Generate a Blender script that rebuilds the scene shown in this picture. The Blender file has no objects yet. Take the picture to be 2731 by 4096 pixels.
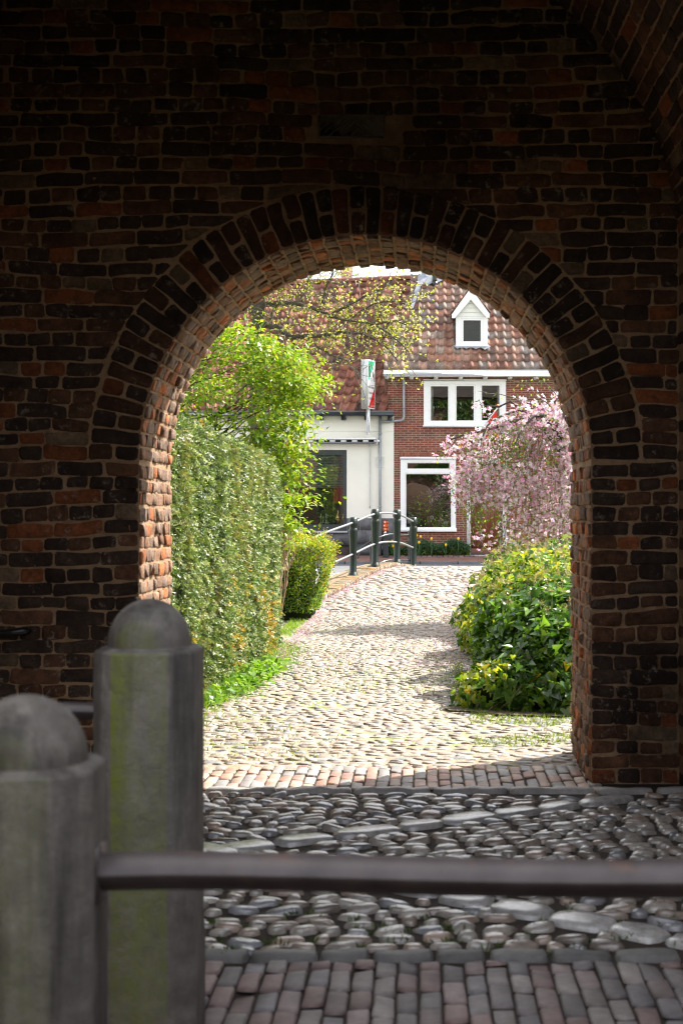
import bpy, math, random
import numpy as np
from mathutils import Vector, Matrix

scene = bpy.context.scene
COL = scene.collection
R = np.random.default_rng(7)
random.seed(7)
F = 5690.0            # focal length in photo pixels
EYE = 1.494
U0, V0 = 1680.0, 2048.0


def X(u, Y): return (u - U0) * Y / F
def Z(v, Y): return EYE - (v - V0) * Y / F
def A(*p): return np.array(p, float)


# ------------------------------------------------------------------ mesh helpers
class Bulk:
    """collects vertices, faces, colours and material slots for ONE mesh"""
    def __init__(s):
        s.V = []; s.F = []; s.C = []; s.M = []; s.n = 0

    def add(s, V, Fc, col=(1, 1, 1), mi=0):
        V = np.asarray(V, float).reshape(-1, 3)
        Fc = np.asarray(Fc, int)
        s.V.append(V); s.F.append(Fc + s.n)
        c = np.asarray(col, float)
        if c.ndim == 1: c = np.tile(c, (len(V), 1))
        s.C.append(c); s.M.append((len(Fc), mi)); s.n += len(V)

    def poly(s, pts, col=(1, 1, 1), mi=0):
        s.add(pts, [list(range(len(pts)))], col, mi)

    def quad(s, a, b, c, d, col=(1, 1, 1), mi=0):
        s.add([a, b, c, d], [[0, 1, 2, 3]], col, mi)

    def box(s, x0, x1, y0, y1, z0, z1, col=(1, 1, 1), mi=0, bev=0.0):
        if bev <= 0:
            V = [(x, y, z) for x in (x0, x1) for y in (y0, y1) for z in (z0, z1)]
            Fc = [(0, 1, 3, 2), (4, 6, 7, 5), (0, 4, 5, 1), (2, 3, 7, 6), (0, 2, 6, 4), (1, 5, 7, 3)]
            s.add(V, Fc, col, mi); return
        b = min(bev, .45 * (x1 - x0), .45 * (y1 - y0), .45 * (z1 - z0))
        V = []; idx = {}
        lo = (x0, y0, z0); hi = (x1, y1, z1)
        for i in range(8):
            sg = [(i >> k) & 1 for k in range(3)]
            for ax in range(3):
                p = []
                for k in range(3):
                    e = hi[k] if sg[k] else lo[k]
                    if k != ax: e += -b if sg[k] else b
                    p.append(e)
                idx[(i, ax)] = len(V); V.append(p)
        Fq = []; Ft = []
        for ax in range(3):
            o = [k for k in range(3) if k != ax]
            for sd in (0, 1):
                c = []
                for (p, q) in ((0, 0), (1, 0), (1, 1), (0, 1)):
                    c.append(idx[((sd << ax) | (p << o[0]) | (q << o[1]), ax)])
                Fq.append(c)
        for ax in range(3):          # edges parallel to ax
            o = [k for k in range(3) if k != ax]
            for p in (0, 1):
                for q in (0, 1):
                    i0 = (p << o[0]) | (q << o[1]); i1 = i0 | (1 << ax)
                    Fq.append([idx[(i0, o[0])], idx[(i1, o[0])], idx[(i1, o[1])], idx[(i0, o[1])]])
        for i in range(8):
            Ft.append([idx[(i, 0)], idx[(i, 1)], idx[(i, 2)]])
        s.add(V, Fq, col, mi)
        n0 = s.n - len(V)
        s.F.append(np.asarray(Ft) + n0); s.M.append((len(Ft), mi))

    def tube(s, pts, rad, k=6, col=(1, 1, 1), mi=0, cap=True):
        P = np.asarray(pts, float); n = len(P)
        rad = np.full(n, rad, float) if np.isscalar(rad) else np.asarray(rad, float)
        T = np.gradient(P, axis=0); T /= np.linalg.norm(T, axis=1)[:, None] + 1e-9
        ref = A(0, 0, 1) if abs(T[0, 2]) < .8 else A(1, 0, 0)
        a = np.cross(T, ref); a /= np.linalg.norm(a, axis=1)[:, None] + 1e-9
        b = np.cross(T, a)
        th = np.arange(k) * 2 * math.pi / k
        V = P[:, None, :] + rad[:, None, None] * (np.cos(th)[None, :, None] * a[:, None, :] + np.sin(th)[None, :, None] * b[:, None, :])
        V = V.reshape(-1, 3)
        i = np.arange(n - 1)[:, None] * k; j = np.arange(k)[None, :]; j2 = (j + 1) % k
        Fc = np.stack([i + j, i + j2, i + k + j2, i + k + j], -1).reshape(-1, 4)
        s.add(V, Fc, col, mi)
        if cap:
            n0 = s.n - len(V)
            s.F.append(np.array([list(range(n0, n0 + k))[::-1], list(range(n0 + (n - 1) * k, n0 + n * k))])); s.M.append((2, mi))

    def lathe(s, cx, cy, prof, k=16, col=(1, 1, 1), mi=0, rot=0.0):
        prof = np.asarray(prof, float)
        th = np.arange(k) * 2 * math.pi / k + rot
        V = np.stack([cx + prof[:, 0:1] * np.cos(th), cy + prof[:, 0:1] * np.sin(th), np.repeat(prof[:, 1:2], k, 1)], -1).reshape(-1, 3)
        n = len(prof)
        i = np.arange(n - 1)[:, None] * k; j = np.arange(k)[None, :]; j2 = (j + 1) % k
        Fc = np.stack([i + j, i + j2, i + k + j2, i + k + j], -1).reshape(-1, 4)
        s.add(V, Fc, col, mi)
        n0 = s.n - len(V)
        s.F.append(np.array([list(range(n0, n0 + k))[::-1], list(range(n0 + (n - 1) * k, n0 + n * k))])); s.M.append((2, mi))

    def mesh(s, name, smooth=False):
        V = np.concatenate(s.V); C = np.concatenate(s.C)
        me = bpy.data.meshes.new(name)
        me.vertices.add(len(V)); me.vertices.foreach_set('co', V.astype(np.float32).ravel())
        tot = []; li = []; mi = []
        for Fc, (nf, m) in zip(s.F, s.M):
            li.append(Fc.ravel()); tot.append(np.full(nf, Fc.shape[1])); mi.append(np.full(nf, m))
        li = np.concatenate(li).astype(np.int32); tot = np.concatenate(tot).astype(np.int32)
        mi = np.concatenate(mi).astype(np.int32)
        me.loops.add(len(li)); me.loops.foreach_set('vertex_index', li)
        me.polygons.add(len(tot))
        st = np.concatenate([[0], np.cumsum(tot)[:-1]]).astype(np.int32)
        me.polygons.foreach_set('loop_start', st)
        try: me.polygons.foreach_set('loop_total', tot)
        except Exception: pass
        me.polygons.foreach_set('material_index', mi)
        if smooth: me.polygons.foreach_set('use_smooth', np.ones(len(tot), bool))
        at = me.attributes.new('Col', 'FLOAT_COLOR', 'POINT')
        at.data.foreach_set('color', np.concatenate([C, np.ones((len(C), 1))], 1).astype(np.float32).ravel())
        me.update(calc_edges=True); me.validate()
        return me

    def build(s, name, mats, parent=None, smooth=False):
        o = bpy.data.objects.new(name, s.mesh(name, smooth))
        for m in (mats if isinstance(mats, (list, tuple)) else [mats]): o.data.materials.append(m)
        COL.objects.link(o)
        if parent is not None: adopt(o, parent)
        return o


def world_loc(o):
    v = Vector(o.location)
    if o.parent: v = world_loc(o.parent) + v if o.type == 'EMPTY' else v
    return v


def adopt(o, parent):
    o.parent = parent
    root = parent
    while root.parent: root = root.parent
    if parent.parent is None:
        o.matrix_parent_inverse = Matrix.Translation(-Vector(parent.location))
    # deeper levels: the parent mesh already carries the offset, its own matrix is identity in world


def tag(o, label=None, cat=None, group=None, kind=None):
    if label: o['label'] = label
    if cat: o['category'] = cat
    if group: o['group'] = group
    if kind: o['kind'] = kind
    return o


def thing(name, label, cat, loc=(0, 0, 0), group=None):
    o = bpy.data.objects.new(name, None); COL.objects.link(o)
    o.location = loc; o.empty_display_size = .1
    return tag(o, label, cat, group)


def fn(P, freq, seed=0, octv=1):
    """smooth vector-free noise in about [-1, 1]"""
    P = np.asarray(P, float); out = np.zeros(P.shape[:-1]); amp = 1.0; tot = 0
    for o in range(octv):
        g = np.random.default_rng(seed * 31 + o)
        k = g.normal(size=(7, 3)); k /= np.linalg.norm(k, axis=1)[:, None]
        k *= freq * (2 ** o) * g.uniform(.6, 1.5, (7, 1))
        ph = g.uniform(0, 6.28, 7)
        out += amp * np.sin(P @ k.T + ph).sum(-1) / 3.2; tot += amp; amp *= .5
    return out / tot


def unit(v):
    v = np.asarray(v, float)
    return v / (np.linalg.norm(v, axis=-1, keepdims=True) + 1e-9)


# ------------------------------------------------------------------ materials
def newmat(name):
    m = bpy.data.materials.new(name); m.use_nodes = True
    nt = m.node_tree; nt.nodes.clear()
    out = nt.nodes.new('ShaderNodeOutputMaterial')
    p = nt.nodes.new('ShaderNodeBsdfPrincipled')
    nt.links.new(p.outputs[0], out.inputs['Surface'])
    return m, nt, p, out


def node(nt, typ, **kw):
    n = nt.nodes.new(typ)
    for k, v in kw.items():
        if k.startswith('i_'):
            key = k[2:].replace('_', ' ')
            n.inputs[key].default_value = v
        else: setattr(n, k, v)
    return n


def ramp(nt, fac, stops, interp='LINEAR'):
    r = nt.nodes.new('ShaderNodeValToRGB'); e = r.color_ramp.elements
    r.color_ramp.interpolation = interp
    while len(e) < len(stops): e.new(.5)
    for el, (p, c) in zip(e, stops):
        el.position = p; el.color = (*c, 1) if len(c) == 3 else c
    nt.links.new(fac, r.inputs[0]); return r.outputs[0]


def mixc(nt, a, b, fac, mode='MIX'):
    m = nt.nodes.new('ShaderNodeMix'); m.data_type = 'RGBA'; m.blend_type = mode
    for s, v in ((m.inputs[6], a), (m.inputs[7], b), (m.inputs[0], fac)):
        if hasattr(v, 'links') or hasattr(v, 'is_linked'): nt.links.new(v, s)
        elif isinstance(v, (int, float)): s.default_value = v
        else: s.default_value = (*v, 1)
    return m.outputs[2]


def noise(nt, scale, detail=4, rough=.6, co=None, dist=0.0):
    n = nt.nodes.new('ShaderNodeTexNoise')
    n.inputs['Scale'].default_value = scale; n.inputs['Detail'].default_value = detail
    n.inputs['Roughness'].default_value = rough; n.inputs['Distortion'].default_value = dist
    if co is None:
        g = nt.nodes.new('ShaderNodeNewGeometry'); co = g.outputs['Position']
    nt.links.new(co, n.inputs['Vector'])
    return n.outputs['Fac']


def mapped(nt, scale=(1, 1, 1), loc=(0, 0, 0), rot=(0, 0, 0)):
    g = nt.nodes.new('ShaderNodeNewGeometry')
    m = nt.nodes.new('ShaderNodeMapping')
    m.inputs['Scale'].default_value = scale; m.inputs['Location'].default_value = loc; m.inputs['Rotation'].default_value = rot
    nt.links.new(g.outputs['Position'], m.inputs['Vector']); return m.outputs[0]


def bump(nt, p, h, dist=.005, strength=1.0):
    b = nt.nodes.new('ShaderNodeBump'); b.inputs['Distance'].default_value = dist; b.inputs['Strength'].default_value = strength
    nt.links.new(h, b.inputs['Height']); nt.links.new(b.outputs[0], p.inputs['Normal'])


def attr(nt):
    a = nt.nodes.new('ShaderNodeAttribute'); a.attribute_name = 'Col'; return a.outputs['Color']


def mathn(nt, op, a, b=0.0, clamp=False):
    m = nt.nodes.new('ShaderNodeMath'); m.operation = op; m.use_clamp = clamp
    for s, v in ((m.inputs[0], a), (m.inputs[1], b)):
        if isinstance(v, (int, float)): s.default_value = v
        else: nt.links.new(v, s)
    return m.outputs[0]


def simple(name, col, rough=.6, var=.15, scale=8, metal=0.0, bmp=0.0, bscale=60, spec=.5, grime=None):
    m, nt, p, out = newmat(name)
    f = noise(nt, scale, 5)
    c = ramp(nt, f, [(.3, tuple(x * (1 - var) for x in col)), (.7, tuple(min(1, x * (1 + var)) for x in col))])
    if grime:
        g = noise(nt, grime[0], 6, .7)
        c = mixc(nt, c, grime[1], ramp(nt, g, [(grime[2], (0, 0, 0)), (grime[2] + .18, (1, 1, 1))]))
    nt.links.new(c, p.inputs['Base Color'])
    p.inputs['Roughness'].default_value = rough; p.inputs['Metallic'].default_value = metal
    p.inputs['Specular IOR Level'].default_value = spec
    if bmp: bump(nt, p, noise(nt, bscale, 5), bmp)
    return m


def vcol(name, rough=.8, nz=.35, scale=30, bmp=.003, bscale=80, spec=.3, specks=None):
    """surface whose own colour comes piece by piece from the mesh, mottled by noise"""
    m, nt, p, out = newmat(name)
    c = attr(nt)
    f = noise(nt, scale, 6, .65)
    c = mixc(nt, c, ramp(nt, f, [(.25, (1 - nz,) * 3), (.75, (1 + nz,) * 3)]), 1.0, 'MULTIPLY')
    if specks:
        g = noise(nt, specks[0], 5, .7)
        c = mixc(nt, c, specks[1], ramp(nt, g, [(specks[2], (0, 0, 0)), (specks[2] + .06, (.8, .8, .8))]))
    nt.links.new(c, p.inputs['Base Color'])
    p.inputs['Roughness'].default_value = rough; p.inputs['Specular IOR Level'].default_value = spec
    if bmp: bump(nt, p, noise(nt, bscale, 6, .7), bmp)
    return m


def leafmat(name, rough=.45, trans=.4, spec=.4, ttint=(1.0, 1.0, .5)):
    m, nt, p, out = newmat(name)
    c = attr(nt)
    nt.links.new(c, p.inputs['Base Color'])
    p.inputs['Roughness'].default_value = rough; p.inputs['Specular IOR Level'].default_value = spec
    t = nt.nodes.new('ShaderNodeBsdfTranslucent')
    nt.links.new(mixc(nt, c, ttint, 1.0, 'MULTIPLY'), t.inputs['Color'])
    mx = nt.nodes.new('ShaderNodeMixShader'); mx.inputs[0].default_value = trans
    nt.links.new(p.outputs[0], mx.inputs[1]); nt.links.new(t.outputs[0], mx.inputs[2])
    nt.links.new(mx.outputs[0], out.inputs['Surface'])
    return m


def soot_mask(nt):
    """old smoke stain on the gate wall above the arch, and a damp black patch at the foot of the right pier"""
    def blob(loc, sc, lo, hi, nsc):
        v = mapped(nt, (1, 1, 1), tuple(-a for a in loc))
        m2 = nt.nodes.new('ShaderNodeVectorMath'); m2.operation = 'MULTIPLY'
        nt.links.new(v, m2.inputs[0]); m2.inputs[1].default_value = sc
        ln = nt.nodes.new('ShaderNodeVectorMath'); ln.operation = 'LENGTH'; nt.links.new(m2.outputs[0], ln.inputs[0])
        d = mathn(nt, 'ADD', ln.outputs['Value'], mathn(nt, 'MULTIPLY', noise(nt, nsc, 5), 1.1))
        return ramp(nt, d, [(lo, (1, 1, 1)), (hi, (0, 0, 0))])
    a = blob((-.12, 7.8, 3.5), (.40, 0, .56), .60, 1.02, 2.0)
    b = blob((1.28, 7.8, .45), (1.5, 0, .9), .72, 1.0, 5.0)
    return mathn(nt, 'MAXIMUM', a, b)


def gate_brick():
    m, nt, p, out = newmat('old_gate_brick')
    c = attr(nt)
    f = noise(nt, 26, 8, .7)
    c = mixc(nt, c, ramp(nt, f, [(.25, (.4, .38, .36)), (.5, (1., 1., 1.)), (.75, (1.8, 1.6, 1.45))]), 1.0, 'MULTIPLY')
    s = soot_mask(nt)
    c = mixc(nt, c, (.45, .41, .38), mathn(nt, 'MULTIPLY', s, .8), 'MULTIPLY')
    g = noise(nt, 21, 6, .72); g2 = noise(nt, 2.3, 3)
    k = mathn(nt, 'MULTIPLY', ramp(nt, g, [(.57, (0, 0, 0)), (.66, (1, 1, 1))]), ramp(nt, g2, [(.44, (0, 0, 0)), (.58, (.8, .8, .8))]))
    c = mixc(nt, c, (.30, .25, .2), k)
    nt.links.new(c, p.inputs['Base Color'])
    p.inputs['Roughness'].default_value = .85; p.inputs['Specular IOR Level'].default_value = .25
    bump(nt, p, noise(nt, 55, 8, .75), .012)
    return m


def gate_mortar():
    m, nt, p, out = newmat('old_lime_mortar')
    f = noise(nt, 18, 8, .7)
    c = ramp(nt, f, [(.25, (.20, .127, .067)), (.5, (.35, .225, .127)), (.8, (.50, .35, .22))])
    s = soot_mask(nt)
    c = mixc(nt, c, (.32, .29, .27), mathn(nt, 'MULTIPLY', s, .85), 'MULTIPLY')
    nt.links.new(c, p.inputs['Base Color']); p.inputs['Roughness'].default_value = .95
    bump(nt, p, noise(nt, 70, 8, .8), .012)
    return m


def brick_tex(name, c1, c2, mortar, bw=.22, rh=.0635, ms=.011, rot=(math.pi / 2, 0, 0), bmp=.004, bias=0.0):
    m, nt, p, out = newmat(name)
    co = mapped(nt, (1, 1, 1), (0, 0, 0), rot)
    b = nt.nodes.new('ShaderNodeTexBrick')
    nt.links.new(co, b.inputs['Vector'])
    for k, v in (('Scale', 1.0), ('Mortar Size', ms), ('Mortar Smooth', .15), ('Bias', bias), ('Brick Width', bw), ('Row Height', rh)):
        b.inputs[k].default_value = v
    b.inputs['Color1'].default_value = (*c1, 1); b.inputs['Color2'].default_value = (*c2, 1); b.inputs['Mortar'].default_value = (*mortar, 1)
    f = noise(nt, 3.2, 6); f2 = noise(nt, 40, 4)
    c = mixc(nt, b.outputs['Color'], ramp(nt, f, [(.3, (.78, .75, .74)), (.7, (1.15, 1.15, 1.15))]), 1.0, 'MULTIPLY')
    c = mixc(nt, c, ramp(nt, f2, [(.3, (.8, .8, .8)), (.7, (1.2, 1.2, 1.2))]), 1.0, 'MULTIPLY')
    nt.links.new(c, p.inputs['Base Color']); p.inputs['Roughness'].default_value = .85
    inv = mathn(nt, 'SUBTRACT', 1.0, b.outputs['Fac'])
    bump(nt, p, inv, bmp)
    return m


def glass(name, refl=.3, tint=(.75, .8, .78)):
    m, nt, p, out = newmat(name)
    nt.nodes.remove(p)
    t = nt.nodes.new('ShaderNodeBsdfTransparent'); t.inputs[0].default_value = (*tint, 1)
    g = nt.nodes.new('ShaderNodeBsdfGlossy'); g.inputs['Roughness'].default_value = .005
    lw = nt.nodes.new('ShaderNodeFresnel'); lw.inputs[0].default_value = 1.5
    fac = mathn(nt, 'ADD', lw.outputs[0], refl, True)
    bm = nt.nodes.new('ShaderNodeBump'); bm.inputs['Distance'].default_value = .02; bm.inputs['Strength'].default_value = .025
    nt.links.new(noise(nt, 1.6, 2), bm.inputs['Height']); nt.links.new(bm.outputs[0], g.inputs['Normal'])
    mx = nt.nodes.new('ShaderNodeMixShader')
    nt.links.new(fac, mx.inputs[0]); nt.links.new(t.outputs[0], mx.inputs[1]); nt.links.new(g.outputs[0], mx.inputs[2])
    nt.links.new(mx.outputs[0], out.inputs['Surface'])
    return m


M = {}
M['gbrick'] = gate_brick()
M['mortar'] = gate_mortar()
M['gate_out'] = brick_tex('weathered_outer_brick', (.17, .075, .045), (.09, .05, .035), (.2, .16, .12), .28, .08, .012)
M['hbrick'] = brick_tex('red_house_brick', (.235, .062, .034), (.145, .04, .026), (.30, .235, .18), .22, .0635, .009)
M['soldier'] = brick_tex('soldier_course_brick', (.27, .075, .04), (.18, .05, .03), (.34, .28, .22), .24, .07, .0105, rot=(math.pi / 2, 0, 0))
M['plaster'] = simple('cream_plaster', (.76, .735, .655), .85, .05, 1.2, bmp=.002, bscale=30, grime=(1.1, (.6, .56, .47), .62))
M['white'] = simple('white_paint', (.80, .80, .80), .4, .04, 3, spec=.5)
M['offwhite'] = simple('cream_boarding', (.72, .71, .66), .5, .04, 3)
M['dark_paint'] = simple('dark_slate_paint', (.028, .034, .038), .35, .12, 5)
M['bottlegreen'] = simple('bottle_green_paint', (.008, .018, .012), .4, .2, 9, spec=.3, grime=(30, (.07, .08, .06), .74))
M['blackmetal'] = simple('black_painted_metal', (.014, .016, .017), .3, .2, 9)
M['galv'] = simple('galvanised_steel', (.15, .155, .17), .5, .15, 12, metal=.2)
M['zinc'] = simple('weathered_zinc', (.30, .32, .34), .5, .18, 7, metal=.35)
M['lead'] = simple('grey_lead_sheet', (.24, .26, .30), .55, .25, 6, metal=.2, bmp=.006, bscale=9)
M['plinth'] = simple('grey_stone_plinth', (.105, .105, .115), .65, .3, 9, bmp=.001)
M['grout'] = simple('pale_grout', (.34, .33, .32), .9)
M['cellar'] = simple('brown_cellar_panel', (.075, .055, .045), .8, .25, 4)
M['sill'] = simple('grey_sill_stone', (.33, .33, .34), .7, .1, 12)
M['glass'] = glass('window_glass', .15)
M['room'] = simple('dim_room_wall', (.09, .085, .075), .9, .2, .8)
M['blind'] = simple('grey_venetian_blind', (.34, .33, .35), .5, .05)
M['candle'] = simple('ivory_candle_wax', (.72, .62, .38), .5, .05)
M['whitewax'] = simple('white_candle_wax', (.75, .76, .68), .5, .05)
M['gold'] = simple('gold_glass', (.75, .52, .14), .12, .1, 5, metal=.9)
M['loaf'] = simple('brown_wicker', (.24, .17, .10), .8, .3, 40)
M['signgreen'] = simple('sign_green_film', (.03, .30, .16), .35, .05)
M['signred'] = simple('sign_red_film', (.72, .012, .015), .35, .05)
M['signink'] = simple('sign_black_ink', (.03, .035, .03), .5, .05)
M['signwhite'] = simple('sign_white_acrylic', (.80, .79, .78), .3, .03)
M['alu'] = simple('dull_aluminium', (.52, .53, .52), .5, .08, 6, metal=.3, grime=(7, (.25, .25, .22), .66))
M['orange'] = simple('orange_route_plate', (.80, .13, .015), .4, .08)
M['flagred'] = simple('red_flag_cloth', (.70, .014, .016), .7, .1)
M['flagwhite'] = simple('white_flag_cloth', (.78, .78, .78), .7, .05)
M['darkpost'] = simple('dark_timber_post', (.022, .02, .019), .7, .3, 14)
M['step'] = simple('grey_door_step', (.30, .30, .29), .8, .12, 9)
M['tile'] = vcol('clay_pantile', .8, .32, 7, .004, 60, .15, specks=(4.0, (.17, .165, .11), .62))
M['stone'] = vcol('worn_cobble_stone', .55, .28, 28, .004, 60, .5)
M['stone_in'] = vcol('polished_damp_cobble', .24, .4, 24, .0012, 50, 1.0)
M['clinker'] = vcol('worn_paving_brick', .55, .25, 30, .003, 90, .4)
M['kerbbrick'] = vcol('mossy_kerb_brick', .85, .35, 25, .004, 60, .2, specks=(6, (.2, .13, .05), .56))
M['leaf'] = leafmat('fresh_leaf', .42, .5)
M['ivy'] = leafmat('glossy_ivy_leaf', .27, .45, .6)
M['yew'] = leafmat('yew_needle', .42, .3, .5)
M['petal'] = leafmat('pale_petal', .6, .5, .2, (1, .92, .96))
M['bark'] = vcol('tree_bark', .9, .4, 20, .012, 40, .2, specks=(9, (.10, .13, .03), .58))
M['twig'] = vcol('grey_twig', .8, .2, 20, .0, 40, .2)
M['core'] = simple('painted_inner_shade', (.022, .030, .012), 1.0, .3, 12, spec=.05)  # near-black colour stands in for shade inside the plants and the dormer
M['tulip'] = simple('yellow_tulip_petal', (.85, .55, .01), .4, .1, 30)
M['stem'] = simple('green_stem', (.10, .22, .05), .5, .2)


def ground_mats():
    # damp dirt and sand between the cobbles, with moss in patches
    def dirt(name, a, b, moss, mlo):
        m, nt, p, out = newmat(name)
        f = noise(nt, 9, 8, .7)
        c = ramp(nt, f, [(.3, a), (.7, b)])
        g = noise(nt, 1.7, 6, .65)
        c = mixc(nt, c, moss, ramp(nt, g, [(mlo, (0, 0, 0)), (mlo + .14, (1, 1, 1))]))
        nt.links.new(c, p.inputs['Base Color']); p.inputs['Roughness'].default_value = .95
        bump(nt, p, noise(nt, 60, 6), .01)
        return m
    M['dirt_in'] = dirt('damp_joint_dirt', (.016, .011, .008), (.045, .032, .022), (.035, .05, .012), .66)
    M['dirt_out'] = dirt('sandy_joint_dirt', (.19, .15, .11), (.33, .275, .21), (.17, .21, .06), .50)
    M['soil'] = dirt('garden_soil', (.07, .05, .035), (.15, .11, .075), (.10, .14, .03), .5)
    M['field'] = dirt('grassy_ground', (.10, .11, .05), (.16, .15, .08), (.07, .13, .03), .45)
    m, nt, p, out = newmat('road_asphalt')
    f = noise(nt, 90, 4); g = noise(nt, .8, 5)
    c = mixc(nt, ramp(nt, f, [(.3, (.07, .07, .075)), (.7, (.15, .15, .16))]), ramp(nt, g, [(.3, (.8, .8, .8)), (.7, (1.15, 1.15, 1.15))]), 1.0, 'MULTIPLY')
    nt.links.new(c, p.inputs['Base Color']); p.inputs['Roughness'].default_value = .8
    bump(nt, p, f, .004)
    M['asphalt'] = m
    M['pavebrick'] = brick_tex('red_pavement_brick', (.25, .11, .085), (.17, .08, .065), (.15, .12, .1), .2, .1, .008, rot=(0, 0, .78), bmp=.003)
    M['kerb'] = simple('dark_kerb_stone', (.11, .11, .115), .8, .2, 5)


ground_mats()


def bollard_stone(name='mossy_bollard_stone', algae=1.0):
    m, nt, p, out = newmat(name)
    f = noise(nt, 14, 8, .65)
    c = ramp(nt, f, [(.2, (.075, .070, .062)), (.5, (.135, .125, .11)), (.8, (.235, .22, .198))])
    v = mapped(nt, (9, 9, .7))
    st = noise(nt, 1.3, 5, .6, v)
    c = mixc(nt, c, (.022, .019, .016), ramp(nt, st, [(.48, (0, 0, 0)), (.64, (.8, .8, .8))]))
    g = nt.nodes.new('ShaderNodeNewGeometry')
    # algae grow in runs on the faces turned to the path
    dp = nt.nodes.new('ShaderNodeVectorMath'); dp.operation = 'DOT_PRODUCT'
    nt.links.new(g.outputs['True Normal'], dp.inputs[0]); dp.inputs[1].default_value = (-.15, -.98, 0)
    v2 = mapped(nt, (7, 7, .8), (3, 1, 0))
    al = mathn(nt, 'MULTIPLY', ramp(nt, dp.outputs['Value'], [(.80, (0, 0, 0)), (.92, (1, 1, 1))]),
               ramp(nt, noise(nt, 1.0, 6, .6, v2), [(.34, (0, 0, 0)), (.62, (1, 1, 1))]))
    al = mathn(nt, 'MULTIPLY', al, algae)
    c = mixc(nt, c, (.15, .175, .022), mathn(nt, 'MULTIPLY', al, ramp(nt, noise(nt, 30, 6, .7), [(.3, (.3, .3, .3)), (.6, (1, 1, 1))])))
    w = noise(nt, 30, 6, .8, mapped(nt, (1, 1, 3)))
    c = mixc(nt, c, (.28, .28, .26), ramp(nt, w, [(.70, (0, 0, 0)), (.76, (.6, .6, .6))]))
    nt.links.new(c, p.inputs['Base Color']); p.inputs['Roughness'].default_value = .6
    # pits and chips
    pv = nt.nodes.new('ShaderNodeTexVoronoi'); pv.inputs['Scale'].default_value = 130
    nt.links.new(mapped(nt), pv.inputs['Vector'])
    pit = ramp(nt, pv.outputs['Distance'], [(.10, (0, 0, 0)), (.30, (1, 1, 1))])
    hgt = mathn(nt, 'ADD', mathn(nt, 'MULTIPLY', pit, .25), noise(nt, 26, 9, .75))
    c = mixc(nt, c, (.75, .73, .7), mathn(nt, 'SUBTRACT', 1.0, pit), 'MULTIPLY')
    nt.links.new(c, p.inputs['Base Color'])
    bump(nt, p, hgt, .006)
    return m


M['bollard'] = bollard_stone()
M['bollard_grey'] = bollard_stone('grey_bollard_stone', .3)
M['iron'] = simple('rusty_painted_iron', (.085, .072, .071), .38, .3, 9, metal=.2, grime=(13, (.16, .085, .055), .57))


def doorwood():
    m, nt, p, out = newmat('varnished_door_slats')
    v = mapped(nt, (1, 1, .05))
    f = noise(nt, 22, 5, .6, v)
    w = nt.nodes.new('ShaderNodeTexWave'); w.wave_type = 'BANDS'; w.bands_direction = 'X'
    w.inputs['Scale'].default_value = 5.2; nt.links.new(mapped(nt), w.inputs['Vector'])
    c = ramp(nt, f, [(.3, (.13, .035, .015)), (.7, (.26, .085, .03))])
    nt.links.new(c, p.inputs['Base Color']); p.inputs['Roughness'].default_value = .35
    bump(nt, p, w.outputs['Fac'], .02)
    return m


M['door'] = doorwood()
# ------------------------------------------------------------------ the gate building
AX, AZ, AR = -.3016, 1.777, 1.239            # arch centre and radius on the wall
YF, YB = 7.8, 8.775                          # inner and outer face of the arch wall
RO = AR + .268
VX, VZ, VA, VB = -1.0, 2.93, 2.42, 1.98      # barrel vault over the passage
YN0, YN1 = 4.22, 4.62                        # wall at the near mouth of the passage


def brick(B, c00, c10, c11, c01, n, prot, col, seed, wob=.004, ers=.3, e=.005):
    c00, c10, c11, c01 = map(lambda p: np.asarray(p, float), (c00, c10, c11, c01))
    Lu = np.linalg.norm(c10 - c00); Lv = np.linalg.norm(c01 - c00)
    def par(L, st):
        k = max(1, int(L / st))
        a = [0, min(e / L, .15), min(2.6 * e / L, .3)]
        return np.array(a[:2] + list(np.linspace(a[2], 1 - a[2], k + 1)) + [1 - a[1], 1])
    s = par(Lu, .042); t = par(Lv, .03)
    hs = np.ones(len(s)); hs[[0, -1]] = -.3; hs[[1, -2]] = .66
    ht = np.ones(len(t)); ht[[0, -1]] = -.3; ht[[1, -2]] = .66
    H = np.minimum(hs[:, None], ht[None, :])
    S, T = np.meshgrid(s, t, indexing='ij')
    # pull in the corners so bricks look worn round
    cs = (np.minimum(S, 1 - S) * Lu < 1.2 * e) & (np.minimum(T, 1 - T) * Lv < 1.2 * e)
    S = np.where(cs, S + np.sign(.5 - S) * .006 / Lu, S); T = np.where(cs, T + np.sign(.5 - T) * .005 / Lv, T)
    S = S[..., None]; T = T[..., None]
    P = (1 - S) * (1 - T) * c00 + S * (1 - T) * c10 + S * T * c11 + (1 - S) * T * c01
    n = np.asarray(n, float)
    eu = (c10 - c00) / Lu; ev = (c01 - c00) / Lv
    P = P + eu * (wob * fn(P, 33, seed % 13))[..., None] + ev * (wob * fn(P, 29, 17 + seed % 11))[..., None]
    rough = 1 + ers * fn(P, 42, 40 + seed % 7)
    P = P + n * (H * prot * np.where(H > 0, rough, 1))[..., None]
    cc = np.asarray(col)[None, None, :] * (1 + .22 * fn(P, 30, 60 + seed % 9))[..., None]
    nu, nv = len(s), len(t)
    i = np.arange(nu - 1)[:, None] * nv + np.arange(nv - 1)[None, :]
    Fc = np.stack([i, i + nv, i + nv + 1, i + 1], -1).reshape(-1, 4)
    B.add(P.reshape(-1, 3), Fc, np.clip(cc, .004, 1).reshape(-1, 3))


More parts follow.
